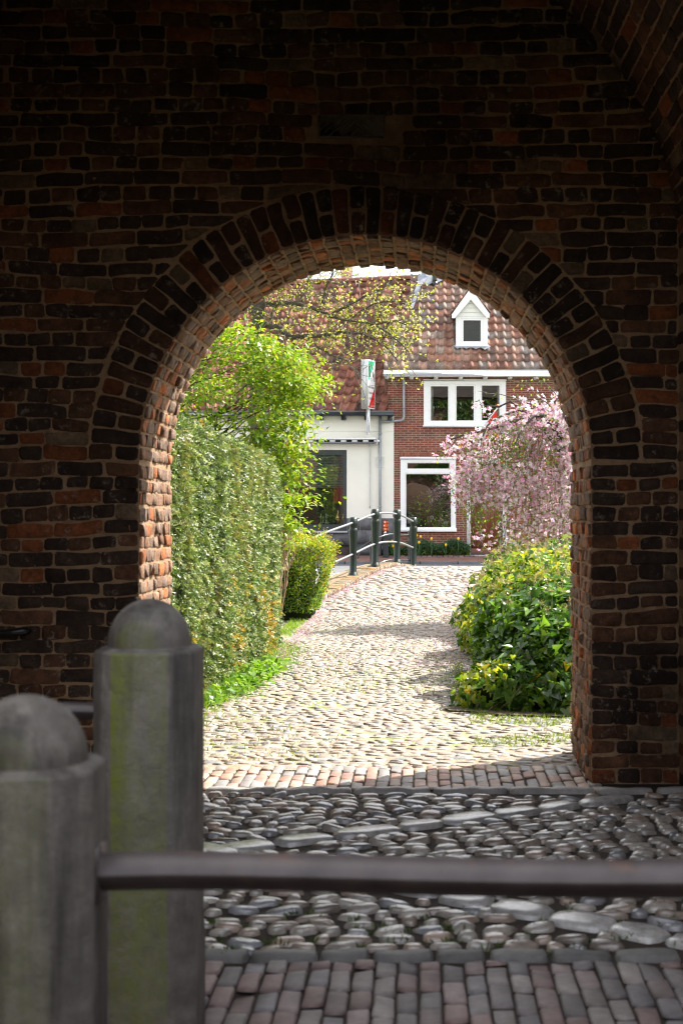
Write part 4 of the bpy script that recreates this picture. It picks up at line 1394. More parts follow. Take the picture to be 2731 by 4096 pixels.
for (u, r_) in ((1762, .055), (1838, .07)):
    zz = hz(1681); pt = thing('window_pot', 'small terracotta pot with a cactus in the first upper window' if u < 1800 else 'dark pot with a trailing plant in the middle upper window', 'pot plant', (hx(u), yb_ + .12, zz))
    B = Bulk(); B.lathe(hx(u), yb_ + .12, [(r_ * .7, zz), (r_, zz + .1), (r_ * .8, zz + .1)], 14); B.build('pot', simple('terracotta', (.4, .16, .08), .8) if u < 1800 else M['darkpost'], pt, smooth=True)
    B = Bulk(); n_ = 60
    for i in range(n_):
        d = unit(R.normal(size=3) + A(0, 0, .8)); p = A(hx(u), yb_ + .12, zz + .1); s_ = unit(np.cross(d, R.normal(size=3))) * .012; l = R.uniform(.06, .2)
        B.add([p, p + d * l * .5 + s_, p + d * l, p + d * l * .5 - s_], [[0, 1, 2, 3]], A(.2, .36, .08) * R.uniform(.6, 1.3))
    B.build('foliage', M['leaf'], pt)
B = Bulk(); B.box(hx(1868), hx(2025), yb_ + .03, yb_ + .08, hz(2218), hz(1900)); dd = B.build('door', M['door'], brickhouse)
B = Bulk(); B.box(hx(1882), hx(2010), yb_ + .005, yb_ + .0295, hz(2217), hz(2194), bev=.008); B.build('kick_board', simple('red_brown_board', (.15, .05, .03), .4, .15, 12), dd)
B = Bulk(); B.tube([(hx(1995), yb_ + .01, hz(2060)), (hx(1995), yb_ - .03, hz(2058)), (hx(1995), yb_ - .03, hz(2040)), (hx(1995), yb_ + .01, hz(2038))], .012, 8); B.build('handle', M['galv'], dd)
B = Bulk(); B.box(hx(1866), hx(1882), yb_ - .03, yb_ + .1, hz(2219), hz(1850)); B.box(hx(2010), hx(2027), yb_ - .03, yb_ + .1, hz(2219), hz(1850))
B.box(hx(1866), hx(2027), yb_ - .031, yb_ + .1, hz(1850) + .0005, hz(1834)); B.box(hx(1882.2), hx(2009.8), yb_ - .02, yb_ + .1, hz(1900), hz(1893))
df = B.build('door_frame', M['white'], brickhouse)
B = Bulk(); B.quad((hx(1882), yb_ + .03, hz(1893)), (hx(2010), yb_ + .03, hz(1893)), (hx(2010), yb_ + .03, hz(1850)), (hx(1882), yb_ + .03, hz(1850))); B.build('pane', M['glass'], df)
B = Bulk(); B.box(hx(1862), hx(2031), yb_ - .28, yb_ + .029, .12, hz(2219) - .001, bev=.012); B.build('door_step', M['step'], brickhouse)
B = Bulk()
for (a, b) in ((hx(1580), xe1),):
    for z in (.42, 2.75, 2.85, 5.2): B.quad((a, yb_ + .225, z), (b, yb_ + .225, z), (b, yb_ + 3.0, z), (a, yb_ + 3.0, z))
    B.quad((a, yb_ + 3.0, 0), (b, yb_ + 3.0, 0), (b, yb_ + 3.0, 5.3), (a, yb_ + 3.0, 5.3))
    B.quad((a, yb_ + .225, 0), (a, yb_ + 3, 0), (a, yb_ + 3, 5.3), (a, yb_ + .225, 5.3))
B.build('room', M['room'], brickhouse)
B = Bulk(); yg = YH - .33
B.box(X(1533, yg), hx(2640), yg, yb_ - .002, Z(1502.5, yg), Z(1480, yg), bev=.006)
gt = B.build('gutter_board', M['white'], brickhouse)
B = Bulk(); B.box(X(1532, yg), hx(2640), yg - .02, yg + .1, Z(1479.5, yg), Z(1476.5, yg)); B.build('gutter_lip', M['zinc'], gt)
for u in (1547, 1645, 1743, 1841, 1940, 2038, 2141, 2240, 2340, 2440, 2540):
    B = Bulk(); B.box(hx(u - 8), hx(u + 8), yg + .1, yb_ - .004, Z(1512, yg), Z(1503, yg), bev=.005); B.build('gutter_bracket', M['white'], brickhouse)

tc_new = [A(.27, .145, .105), A(.24, .12, .085), A(.30, .18, .14), A(.20, .105, .08), A(.20, .165, .15), A(.25, .19, .155), A(.165, .11, .09)]
ye2 = yg - .02
ez = Z(1476, ye2)
yr2 = 42.65
rz = Z(1098, yr2)
E0, E1 = (X(1535, ye2), ye2, ez), (X(2640, ye2), ye2, ez)
R0, R1 = (X(1683, yr2), yr2, rz), (X(2640, yr2), yr2, rz)
slope = (rz - ez) / (yr2 - ye2)
B = Bulk()
nu_, nv_ = 32, 13
# laid row by row; the left verge runs up at a slant, so each row starts further right
tw = (E1[0] - E0[0]) / nu_
nrm2 = unit(A(0, -slope, 1))
for r in range(nv_):
    f0, f1 = r / nv_, (r + 1) / nv_
    xl0 = E0[0] + (R0[0] - E0[0]) * f0; 
    ncol = int(math.ceil((E1[0] - xl0) / tw))
    x1 = E1[0]; x0 = x1 - ncol * tw
    pe = lambda x, f: (x, ye2 + (yr2 - ye2) * f, ez + (rz - ez) * f)
    tile_patch(B, pe(x0, f0), pe(x1, f0), pe(x1, f1), pe(x0, f1), ncol, 1, tc_new, .034, .04)
r1_ = B.build('roof', M['tile'], brickhouse, smooth=True)
B = Bulk()   # verge: closes the slanting left edge down onto the neighbour's roof
B.quad(E0, R0, (R0[0] + .02, R0[1] + .1, R0[2] - .5), (E0[0] + .02, E0[1] + .25, E0[2] - .7), (.2, .12, .09))
B.quad((R0[0], yr2, rz), (R1[0], yr2, rz), (R1[0], yr2 + 2.9, ez), (R0[0], yr2 + 2.9, ez), (.2, .12, .09))
B.build('verge', M['tile'], brickhouse)
B = Bulk(); B.quad((xe0, yb_ + .01, .1), (xe0, yb_ + 5, .1), (xe0, yb_ + 5, 5.3), (xe0, yb_ + .01, 5.3)); B.build('side_wall', M['hbrick'], brickhouse)
def onroof(u, v):
    """point of the brick house roof seen at a photo pixel"""
    y = ye2
    for _ in range(40):
        z = ez + (y - ye2) * slope
        vv = V0 - (z - EYE) * F / y
        y += (vv - v) * .006
    return A(X(u, y), y, ez + (y - ye2) * slope)
B = Bulk()
for (us) in ([(1655, 1178), (1668, 1140), (1672, 1108), (1700, 1098), (1780, 1104), (1768, 1128), (1752, 1136), (1740, 1130), (1724, 1140), (1706, 1150), (1694, 1134), (1684, 1150)],):
    P = [onroof(*p) + nrm2 * .075 for p in us]
    B.poly(P)
P = [onroof(*p) + nrm2 * .07 for p in ((1640, 1240), (1652, 1240), (1686, 1140), (1672, 1130))]
B.poly(P)
B.build('lead_flashing', M['lead'], r1_)
B = Bulk(); p = onroof(1738, 1140)
B.tube([p, p + A(0, 0, .33)], .075, 12); B.tube([p + A(0, 0, .3), p + A(0, 0, .36)], .095, 12); B.tube([p + A(0, 0, -.05), p + A(0, 0, .1)], .09, 12)
B.build('vent_pipe', M['blackmetal'], r1_)
B = Bulk(); yc = 42.75
B.box(X(1686, yc), X(1760, yc), yc, yc + .5, Z(1140, yc), Z(1000, yc)); B.build('chimney', brick_tex('grey_chimney_brick', (.2, .15, .13), (.12, .09, .085), (.5, .48, .45), .22, .07, .014), r1_)

# dormer
yd = 40.2
dq = lambda u, v: (X(u, yd), Z(v, yd))
B = Bulk()
fx0, fx1 = X(1823, yd), X(1950, yd)
fz0, fz1 = Z(1390, yd), Z(1266, yd)
gp = (X(1853, yd), X(1922, yd), Z(1364, yd), Z(1280, yd))
slab_holes(B, fx0, fx1, fz0, fz1, [(gp[0] - .07, gp[1] + .07, gp[2] - .05, gp[3] + .05)], yd, yd + .1)
slab_holes(B, gp[0] - .069, gp[1] + .069, gp[2] - .049, gp[3] + .049, [gp], yd + .015, yd + .09)
dm = B.build('dormer', M['white'], brickhouse)
B = Bulk(); B.quad((gp[0], yd + .05, gp[2]), (gp[1], yd + .05, gp[2]), (gp[1], yd + .05, gp[3]), (gp[0], yd + .05, gp[3])); B.build('pane', glass('dormer_glass', .0), dm)
B = Bulk(); B.box(fx0 + .06, fx1 - .06, yd + .11, yd + .9, fz0 + .02, fz1 - .02); B.build('shade_box', M['core'], dm)  # dark box added behind the pane, the shade indoors put into its colour
ax_, az_ = dq(1882, 1152)
lx_, lz_ = dq(1806, 1258); rx_, rz_ = dq(1957, 1256)
B = Bulk()
bl = .19
for (ex, ez_) in ((lx_, lz_), (rx_, rz_)):
    V = []
    for y in (yd - .10, yd - .06): V += [(ax_, y, az_), (ex, y, ez_), (ex, y, ez_ - .11), (ax_ + (ex - ax_) * .84, y, ez_ - .11 + .0), (ax_, y, az_ - .335)]
    B.add(V, [[0, 1, 2, 3, 4], [5, 6, 7, 8, 9]]); B.add(V, [[0, 1, 6, 5], [1, 2, 7, 6], [2, 3, 8, 7], [3, 4, 9, 8]])
B.build('barge_board', M['white'], dm)
B = Bulk()
gx0, gx1 = X(1836, yd), X(1930, yd)
zz0 = fz1
n_b = 6
for i in range(n_b):
    za = zz0 + (az_ - .05 - zz0) * i / n_b; zb2 = zz0 + (az_ - .05 - zz0) * (i + 1) / n_b
    wa = (fx1 - fx0) / 2 * 1.02 * (1 - i / n_b) + .02; wb = (fx1 - fx0) / 2 * 1.02 * (1 - (i + 1) / n_b) + .02
    B.quad((ax_ - wa, yd - .012, za), (ax_ + wa, yd - .012, za), (ax_ + wb, yd + .004, zb2), (ax_ - wb, yd + .004, zb2))
B.build('gable_boarding', M['offwhite'], dm)
def roof_y(z): return ye2 + (z - ez) / slope
B = Bulk()
for xx in (fx0 + .002, fx1 - .002):
    B = Bulk(); B.poly([(xx, yd + .02, fz0), (xx, yd + .02, fz1), (xx, roof_y(fz1) + .05, fz1), (xx, roof_y(fz0) + .03, fz0)]); B.build('cheek', M['lead'], dm)
B = Bulk()
for (ex, ez_) in ((lx_ - .02, lz_), (rx_ + .02, rz_)):
    a = (ax_, yd - .06, az_ + .02); b = (ex, yd - .06, ez_ + .02); c = (ex, roof_y(ez_) + .1, ez_ + .02); d = (ax_, roof_y(az_) + .1, az_ + .02)
    e0_, e1_ = (c, b) if ex < ax_ else (b, c)
    r1p, r0p = (a, d) if ex < ax_ else (d, a)
    tile_patch(B, e0_, e1_, r1p, r0p, 7, 4, tc_new, .02, .02)
B.build('dormer_roof', M['tile'], dm, smooth=True)
B = Bulk()
zf_ = fz0
P0 = [onroof(u, v) + nrm2 * .09 for (u, v) in ((1814, 1392), (1828, 1404), (1846, 1396), (1864, 1404), (1884, 1397), (1902, 1405), (1922, 1398), (1938, 1408), (1962, 1396), (1950, 1385), (1823, 1385))]
B.poly(P0); B.build('apron_flashing', M['lead'], dm)

# plants and lamp behind the big window of the brick house, a flag on the facade
yi = yb_ + .15; zs = hz(2108)
def leaves_ball(c, rad, n, ln, wd, cols): return c, rad, n, ln, wd, cols
B = Bulk()
for (u, wv) in ((1628, 22),):
    pass
lp = thing('table_lamp', 'table lamp with a cream shade at the left of the big white window', 'lamp', (hx(1635), yi, zs))
B = Bulk(); B.lathe(hx(1636), yi, [(.06, zs), (.06, zs + .01), (.012, zs + .02), (.012, zs + .12)], 12); B.build('lamp_stand', M['blackmetal'], lp)
B = Bulk(); B.lathe(hx(1636), yi, [(.085, zs + .10), (.07, zs + .27)], 16); B.build('lamp_shade', M['offwhite'], lp, smooth=True)
wp = thing('potted_plant', 'leafy green plant with a pale woven pot behind the big white window', 'plant', (hx(1715), yi, zs))
B = Bulk(); B.lathe(hx(1714), yi, [(.05, zs), (.075, zs + .12), (.06, zs + .3), (.05, zs + .3)], 14); B.build('pot', M['loaf'], wp, smooth=True)
B = Bulk()
for i in range(500):
    d = unit(R.normal(size=3) + A(0, -.2, .6)); l = R.uniform(.15, .62)
    p = A(hx(1714), yi + .05, zs + .32) + d * l * A(1.25, .5, 1.1)
    t_ = unit(d + R.normal(size=3) * .5 - A(0, 0, .4)); s_ = unit(np.cross(t_, R.normal(size=3)))
    c = A(.20, .42, .06) * R.uniform(.5, 1.5)
    B.add([p, p + t_ * .05 + s_ * .013, p + t_ * .12, p + t_ * .05 - s_ * .013], [[0, 1, 2, 3]], c)
B.build('foliage', M['leaf'], wp)
cl = thing('glass_bell_jar', 'small white framed lantern under a glass dome at the right of the big window', 'lantern', (hx(1783), yi, zs))
B = Bulk(); B.box(hx(1774), hx(1782), yi - .03, yi + .03, zs, zs + .15); B.box(hx(1784.5), hx(1792), yi - .03, yi + .03, zs, zs + .15); B.build('white_panel', M['white'], cl)
B = Bulk(); B.lathe(hx(1783), yi, [(.08, zs), (.08, zs + .16)] + [(.08 * math.cos(a), zs + .16 + .09 * math.sin(a)) for a in np.linspace(.2, 1.5, 6)], 16); B.build('glass_dome', glass('dome_glass', .1, (.9, .95, .92)), cl, smooth=True)
B = Bulk(); B.lathe(0, 0, [(.035, 0), (.06, 0), (.06, .012), (.035, .012), (.035, 0)], 24)
o = B.build('hand_mirror', M['white'])
for v in o.data.vertices:
    x, y, z = v.co; v.co = (hx(1727) + x * .8 + y * .4, yi - .12 + z, zs + .27 + y * .8 - x * .5)
tag(o, 'small tilted ring mirror with white rim in the big window', 'mirror')

fl = thing('flag', 'red and white flag hanging on a slanting pole, partly hidden by pink blossom', 'flag', (hx(1940), yb_, hz(1752)))
B = Bulk(); fp0 = A(hx(1900), yb_ - .02, hz(1752)); fp1 = A(X(1990, 39.0), 39.0, Z(1630, 39.0))
B.tube([fp0, fp1], .02, 8); B.build('flag_pole', M['white'], fl)
B = Bulk(); B.lathe(fp1[0], fp1[1], [(.005, fp1[2] - .02), (.05, fp1[2] + .02), (.05, fp1[2] + .06), (.005, fp1[2] + .1)], 12); B.build('orange_knob', M['orange'], fl, smooth=True)
# cloth hangs down from the pole in folds; bands run along its length, with a white square
GU, GV = 24, 30
for nm, mt in (('red_cloth', M['flagred']), ('white_cloth', M['flagwhite'])):
    B = Bulk(); V = []; 
    for j in range(GV + 1):
        for i in range(GU + 1):
            a = i / GU; b = j / GV
            p = fp1 + (fp0 - fp1) * (.03 + .80 * a)
            q = p + A(.03 * math.sin(a * 9 + b * 3) * b, .05 * math.sin(a * 14 + b * 2) * (0.3 + b), -.80 * b)
            V.append(q)
    Fc = []
    for j in range(GV):
        for i in range(GU):
            a = (i + .5) / GU; b = (j + .5) / GV
            white = (.52 < a < .66 and b < .2) or (.30 < a < .52 and .20 < b < .38) or (a > .66 and .2 < b < .5) or (.3 < a < .5 and .66 < b < .8)
            if white == (nm == 'white_cloth'): Fc.append([j * (GU + 1) + i, j * (GU + 1) + i + 1, (j + 1) * (GU + 1) + i + 1, (j + 1) * (GU + 1) + i])
    Fc = np.array(Fc); used, inv = np.unique(Fc, return_inverse=True)
    B.add(np.array(V)[used], inv.reshape(Fc.shape)); B.build(nm, mt, fl, smooth=True)
# ------------------------------------------------------------------ plants
def leaves(B, P, D, N, L, Wd, C, fold=.2, mi=0, mid=.45):
    P = np.asarray(P, float); n = len(P)
    D = unit(D); S = unit(np.cross(D, N)); Nn = np.cross(S, D)
    L = np.broadcast_to(L, (n,))[:, None]; Wd = np.broadcast_to(Wd, (n,))[:, None]
    m = P + D * L * mid
    V = np.stack([P, m + S * Wd + Nn * Wd * fold, P + D * L - Nn * L * .12, m - S * Wd + Nn * Wd * fold], 1).reshape(-1, 3)
    Fc = np.arange(n * 4).reshape(n, 4)
    B.add(V, Fc, np.repeat(np.clip(C, .002, 1), 4, 0), mi)


def cvar(base, n, v=.25):
    return np.asarray(base)[None, :] * R.uniform(1 - v, 1 + v, (n, 1)) * R.uniform(.92, 1.08, (n, 3))


def pick(cols, probs, n, v=.25):
    cols = np.asarray(cols, float); i = R.choice(len(cols), n, p=probs)
    return cols[i] * R.uniform(1 - v, 1 + v, (n, 1)) * R.uniform(.93, 1.07, (n, 3))


# ---- clipped yew hedge along the left of the path
HXf = lambda y: np.interp(y, [8.9, 12, 15.2, 15.9, 16.35], [-1.97, -1.72, -1.56, -1.63, -1.95])
HH = lambda y: np.interp(y, [8.9, 12, 14.6, 15.6, 16.1, 16.4], [2.26, 2.16, 2.10, 1.98, 1.78, 1.5])
hedge = thing('yew_hedge', 'tall clipped yew hedge with orange-tipped sprays along the left of the cobbled path', 'hedge', (-2.1, 12.6, 0))
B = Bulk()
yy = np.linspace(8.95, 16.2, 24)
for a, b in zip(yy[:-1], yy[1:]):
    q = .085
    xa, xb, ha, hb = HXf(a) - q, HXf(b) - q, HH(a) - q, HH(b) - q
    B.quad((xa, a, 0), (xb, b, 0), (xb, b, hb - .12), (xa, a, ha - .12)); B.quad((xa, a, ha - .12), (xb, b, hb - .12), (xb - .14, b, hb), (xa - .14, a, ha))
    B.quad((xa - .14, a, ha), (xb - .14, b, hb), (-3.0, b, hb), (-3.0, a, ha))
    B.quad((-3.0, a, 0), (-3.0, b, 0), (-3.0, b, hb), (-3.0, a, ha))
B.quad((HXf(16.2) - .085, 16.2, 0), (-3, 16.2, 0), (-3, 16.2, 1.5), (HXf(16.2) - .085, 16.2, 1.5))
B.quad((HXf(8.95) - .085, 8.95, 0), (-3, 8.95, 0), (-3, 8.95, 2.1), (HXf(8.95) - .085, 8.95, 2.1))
B.build('shade_core', M['core'], hedge)  # solid dark core, put in to block light through the hedge
n = 23000
y = 8.95 + (16.4 - 8.95) * R.random(n) ** .92
s = R.random(n)
h = HH(y); xf = HXf(y)
rad = .16
per = (h - rad) + rad * 1.57 + .55
d = s * per
on_face = d < h - rad
on_arc = (~on_face) & (d < h - rad + rad * 1.57)
an = np.clip((d - (h - rad)) / rad, 0, 1.57)
x = np.where(on_face, xf, np.where(on_arc, xf - rad + rad * np.cos(an), xf - rad - (d - (h - rad) - rad * 1.57)))
z = np.where(on_face, np.maximum(d, .06), np.where(on_arc, h - rad + rad * np.sin(an), h))
Nn = np.stack([np.where(on_face, 1, np.where(on_arc, np.cos(an), 0)), np.full(n, .12) * np.where(y > 15.6, 6, 1), np.where(on_face, .05, np.where(on_arc, np.sin(an), 1))], 1)
Nn = unit(Nn)
P = np.stack([x, y, z], 1)
dep = .028 * fn(P * A(1, 1, .5), 7, 5) + .028 * fn(P * A(1, 1, .6), 24, 6) + R.normal(0, .014, n)
P = P + Nn * dep[:, None]
ax = unit(Nn * .75 + R.normal(0, .45, (n, 3)) + A(0, -.1, -.55))
orange = (fn(P * A(1, 1, .4), 9.0, 9) * .8 + fn(P, 26, 19) * .6 + np.interp(z, [0, .5, 1.0, 1.4, 2.2], [.42, .40, .1, -.35, -.25])) >.90
gold = (fn(P * A(1, 1, .4), 8.0, 29) > .5)
base = pick([(.045, .08, .02), (.09, .14, .035), (.16, .21, .07), (.36, .39, .22)], [.25, .32, .25, .18], n)
base[gold] = pick([(.22, .21, .07), (.12, .17, .05)], [.4, .6], gold.sum())
om = orange & (R.random(n) < .75)
base[om] = pick([(.40, .22, .03), (.30, .24, .05), (.42, .30, .05)], [.4, .35, .25], om.sum())
B = Bulk()
side = unit(np.cross(ax, R.normal(size=(n, 3))))
K = 7
for k in range(K):
    t = (k + .5) / K
    for sg in (-1, 1):
        pp = P + ax * (t * .058)
        dd = unit(ax * .55 + side * sg * .9 + R.normal(0, .18, (n, 3)))
        tip = 1 + .5 * t
        leaves(B, pp, dd, np.cross(dd, ax) + R.normal(0, .4, (n, 3)), .023 * R.uniform(.7, 1.15, n), .0044, base * tip, .1)
B.build('foliage', M['yew'], hedge)
B = Bulk()
for i in range(20):
    yy_ = R.uniform(9.5, 16); x0 = HXf(yy_) - .12
    B.tube([(x0, yy_, -.02), (x0 + R.normal(0, .03), yy_ + R.normal(0, .05), .18), (x0 - .1, yy_ + R.normal(0, .1), .5)], [.025, .02, .012], 6, (.08, .055, .04))
B.build('trunk', M['bark'], hedge)

# ---- boxy privet hedge at the low end of the railing
priv = thing('box_shrub', 'small square yellow-green clipped shrub at the low end of the bridge railing', 'shrub', (-1.6, 20.2, 0))
def pbox(n, j):
    f = R.random(n); out = np.zeros((n, 3)); N = np.zeros((n, 3))
    a, b = R.random(n), R.random(n)
    x0, x1, y0, y1, z0, z1 = -2.5, -1.30, 19.35, 20.9, .12, 1.04
    fr = f < .45; rt = (f >= .45) & (f < .72); tp = f >= .72
    out[fr] = np.stack([x0 + (x1 - x0) * a, np.full(n, y0), z0 + (z1 - z0) * b], 1)[fr]; N[fr] = (0, -1, .1)
    out[rt] = np.stack([np.full(n, x1), y0 + (y1 - y0) * a, z0 + (z1 - z0) * b], 1)[rt]; N[rt] = (1, 0, .1)
    out[tp] = np.stack([x0 + (x1 - x0) * a, y0 + (y1 - y0) * b, np.full(n, z1)], 1)[tp]; N[tp] = (0, 0, 1)
    # narrower at the foot
    tz = np.clip((out[:, 2] - .1) / .6, 0, 1)
    out[:, 0] = np.where(out[:, 0] > -1.9, out[:, 0] - (1 - tz) * .2, out[:, 0])
    out += N * (.07 * fn(out, 6, 3) + .035 * fn(out, 19, 4) + R.normal(0, j, n))[:, None]
    return out, N
B = Bulk(); B.box(-2.45, -1.53, 19.5, 20.85, 0, .88); B.build('shade_core', M['core'], priv)  # solid box, the shade inside the shrub put into its colour
n = 13000
P, N = pbox(n, .025)
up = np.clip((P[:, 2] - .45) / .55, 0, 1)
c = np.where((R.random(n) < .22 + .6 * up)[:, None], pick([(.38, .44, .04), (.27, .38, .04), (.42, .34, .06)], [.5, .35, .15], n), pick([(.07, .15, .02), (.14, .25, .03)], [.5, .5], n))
D = unit(N * .6 + R.normal(0, .7, (n, 3)) + A(0, 0, .25))
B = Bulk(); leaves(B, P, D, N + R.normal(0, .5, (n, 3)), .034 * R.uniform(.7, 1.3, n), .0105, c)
m_ = 500                      # untrimmed shoots standing proud of the top and side
P2, N2 = pbox(4 * m_, .0); sel = (P2[:, 2] > .9) | (P2[:, 0] > -1.4); P2, N2 = P2[sel][:m_], N2[sel][:m_]
ln = R.uniform(.05, .17, len(P2)); D2 = unit(N2 * .6 + A(.15, 0, .8) + R.normal(0, .25, P2.shape))
for t in np.linspace(.1, 1, 7):
    q = P2 + D2 * (ln * t)[:, None]; dd = unit(D2 * .5 + R.normal(0, .8, q.shape))
    leaves(B, q, dd, R.normal(size=q.shape), .026, .008, pick([(.36, .34, .03), (.40, .26, .05), (.26, .33, .04)], [.5, .2, .3], len(q)))
B.build('foliage', M['leaf'], priv)

# ---- ivy mass on the right, in lumps
def icosph(sub=2):
    t = (1 + 5 ** .5) / 2
    V = [A(*v) for v in ((-1, t, 0), (1, t, 0), (-1, -t, 0), (1, -t, 0), (0, -1, t), (0, 1, t), (0, -1, -t), (0, 1, -t), (t, 0, -1), (t, 0, 1), (-t, 0, -1), (-t, 0, 1))]
    Fc = [(0, 11, 5), (0, 5, 1), (0, 1, 7), (0, 7, 10), (0, 10, 11), (1, 5, 9), (5, 11, 4), (11, 10, 2), (10, 7, 6), (7, 1, 8), (3, 9, 4), (3, 4, 2), (3, 2, 6), (3, 6, 8), (3, 8, 9), (4, 9, 5), (2, 4, 11), (6, 2, 10), (8, 6, 7), (9, 8, 1)]
    V = [unit(v) for v in V]
    for _ in range(sub):
        cache = {}; F2 = []
        def mid(a, b):
            k = (min(a, b), max(a, b))
            if k not in cache: cache[k] = len(V); V.append(unit(V[a] + V[b]))
            return cache[k]
        for a, b, c in Fc:
            x, y, z = mid(a, b), mid(b, c), mid(c, a)
            F2 += [(a, x, z), (b, y, x), (c, z, y), (x, y, z)]
        Fc = F2
    return np.array(V), np.array(Fc)


ICV, ICF = icosph(2)
LUMPS = [((1.05, 11.2, .10), (.72, .72, .30)), ((1.20, 11.45, .22), (.72, .85, .44)), ((1.27, 11.6, .46), (.68, .75, .42)), ((2.0, 11.9, .42), (.85, 1.0, .60)), ((1.12, 12.9, .40), (.64, .95, .58)), ((1.8, 13.4, .42), (.85, 1.2, .66)),
         ((1.12, 14.8, .4), (.62, 1.1, .54)), ((1.95, 15.4, .45), (.85, 1.3, .62)), ((1.28, 16.8, .4), (.60, 1.2, .52)), ((1.9, 17.6, .45), (.8, 1.2, .6)), ((1.45, 18.9, .4), (.52, 1.0, .52)), ((1.4, 20.4, .38), (.45, .9, .55))]
ivy = thing('ivy_bush', 'sprawling glossy ivy bush with yellow-green young leaves at the right edge of the path', 'bush', (1.3, 13, 0))
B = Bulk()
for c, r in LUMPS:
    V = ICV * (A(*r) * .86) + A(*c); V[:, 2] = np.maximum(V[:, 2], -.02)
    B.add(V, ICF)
B.build('shade_lumps', M['core'], ivy)  # solid dark lumps in place of the shaded inside of the ivy
LIV = np.array([(0, 0), (.20, -.30), (.50, -.34), (.42, -.10), (.62, .10), (.30, .34), (.12, .72), (0, 1.0), (-.12, .72), (-.30, .34), (-.62, .10), (-.42, -.10), (-.50, -.34), (-.20, -.30)])
LIV = np.array([(0, 0), (.28, -.22), (.55, -.05), (.40, .22), (.22, .55), (0, 1.0), (-.22, .55), (-.40, .22), (-.55, -.05), (-.28, -.22)])


def ivy_leaves(B, P, D, N, L, C):
    n = len(P); D = unit(D); S = unit(np.cross(D, N)); Nn = np.cross(S, D)
    k = len(LIV)
    lx = LIV[:, 0][None, :] * L[:, None] * .95; ly = LIV[:, 1][None, :] * L[:, None]
    lz = (np.abs(LIV[:, 0])[None, :] * .28 - LIV[:, 1][None, :] ** 2 * .22) * L[:, None]
    V = P[:, None] + S[:, None] * lx[..., None] + D[:, None] * ly[..., None] + Nn[:, None] * lz[..., None]
    # two n-gons sharing the midrib
    i = np.arange(n)[:, None] * k
    B.add(V.reshape(-1, 3), i + np.arange(0, 6)[None, :], np.repeat(np.clip(C, .002, 1), k, 0))
    B.F.append(i + np.array([0, 5, 6, 7, 8, 9])[None, :] + (B.n - n * k)); B.M.append((n, 0))


def lump_points(n, lumps, out=.03):
    i = R.integers(len(lumps), size=n * 3)
    c = np.array([l[0] for l in lumps])[i]; r = np.array([l[1] for l in lumps])[i]
    d = unit(R.normal(size=(n * 3, 3)))
    P = c + d * r; N = unit(d / r)
    keep = P[:, 2] > .03
    for (cc, rr) in lumps:
        q = ((P - A(*cc)) / A(*rr)); keep &= ~((q ** 2).sum(1) < .93)
    P, N = P[keep], N[keep]
    dep = .10 * fn(P, 5, 21) + .05 * fn(P, 12, 22) + R.normal(0, out, len(P))
    return (P + N * dep[:, None])[:n], N[:n]


P, N = lump_points(26000, LUMPS)
near = P[:, 1] < 13.5
keep = near | (R.random(len(P)) < .75)
P, N = P[keep], N[keep]; n = len(P)
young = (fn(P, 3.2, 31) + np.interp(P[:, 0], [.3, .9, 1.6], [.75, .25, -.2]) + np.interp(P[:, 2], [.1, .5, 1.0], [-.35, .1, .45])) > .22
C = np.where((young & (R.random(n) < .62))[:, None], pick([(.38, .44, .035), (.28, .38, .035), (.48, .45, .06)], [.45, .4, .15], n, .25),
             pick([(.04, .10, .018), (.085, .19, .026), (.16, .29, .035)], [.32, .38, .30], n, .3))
yel = R.random(n) < .008; C[yel] = (.55, .38, .02)
D = unit(R.normal(0, .6, (n, 3)) + N * .35 + A(0, 0, -.55))
NN = unit(N * .8 + A(-.1, -.25, .5) + R.normal(0, .38, (n, 3)))
L = R.uniform(.05, .095, n) * np.where(young, .75, 1.0)
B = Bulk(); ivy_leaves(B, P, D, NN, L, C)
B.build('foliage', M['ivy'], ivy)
B = Bulk()                    # dry umbels and fine stems above the leaves
Pu, Nu = lump_points(2600, LUMPS, .0); sel = (Nu[:, 2] > .45) & (Pu[:, 2] > .62); Pu = Pu[sel][:700]
hh = R.uniform(.06, .2, len(Pu)); D = unit(R.normal(0, .3, Pu.shape) + A(0, 0, 1)); T = Pu + D * hh[:, None]
leaves(B, Pu, D, R.normal(size=Pu.shape), hh, .0022, cvar((.20, .19, .09), len(Pu)), 0)
for k in range(11):
    dd = unit(R.normal(size=T.shape) + D * .5)
    leaves(B, T, dd, R.normal(size=T.shape), .034, .0022, cvar((.34, .29, .17), len(T)), 0)
    leaves(B, T + dd * .03, dd, R.normal(size=T.shape), .010, .0045, cvar((.36, .28, .17), len(T)), 0)
B.build('dry_flower_heads', M['leaf'], ivy)
B = Bulk()
for i in range(30):           # bare runners trailing at its foot
    a = A(R.uniform(.45, 2.1), R.uniform(10.35, 10.9), R.uniform(.05, .25)); d = A(R.normal(0, .2), R.normal(-.06, .06), -.1)
    pts = [a, a + d * .5 + A(0, 0, -.04), a + d + A(R.normal(0, .08), 0, -.06)]
    pts[2][2] = .012; pts[1][2] = max(pts[1][2], .02)
    B.tube(pts, [.0045, .004, .002], 5, (.10, .07, .045))
B.build('runner', M['twig'], ivy)
B = Bulk()
n_ = 40
V = [(1.35 + R.normal(0, .04) + 1.2 * math.cos(t) * 1.0, 10.7 + .42 * math.sin(t) + R.normal(0, .03), .021) for t in np.linspace(0, 2 * math.pi, n_, endpoint=False)]
B.poly(V)
tag(B.build('bare_soil', M['soil']), kind='structure')

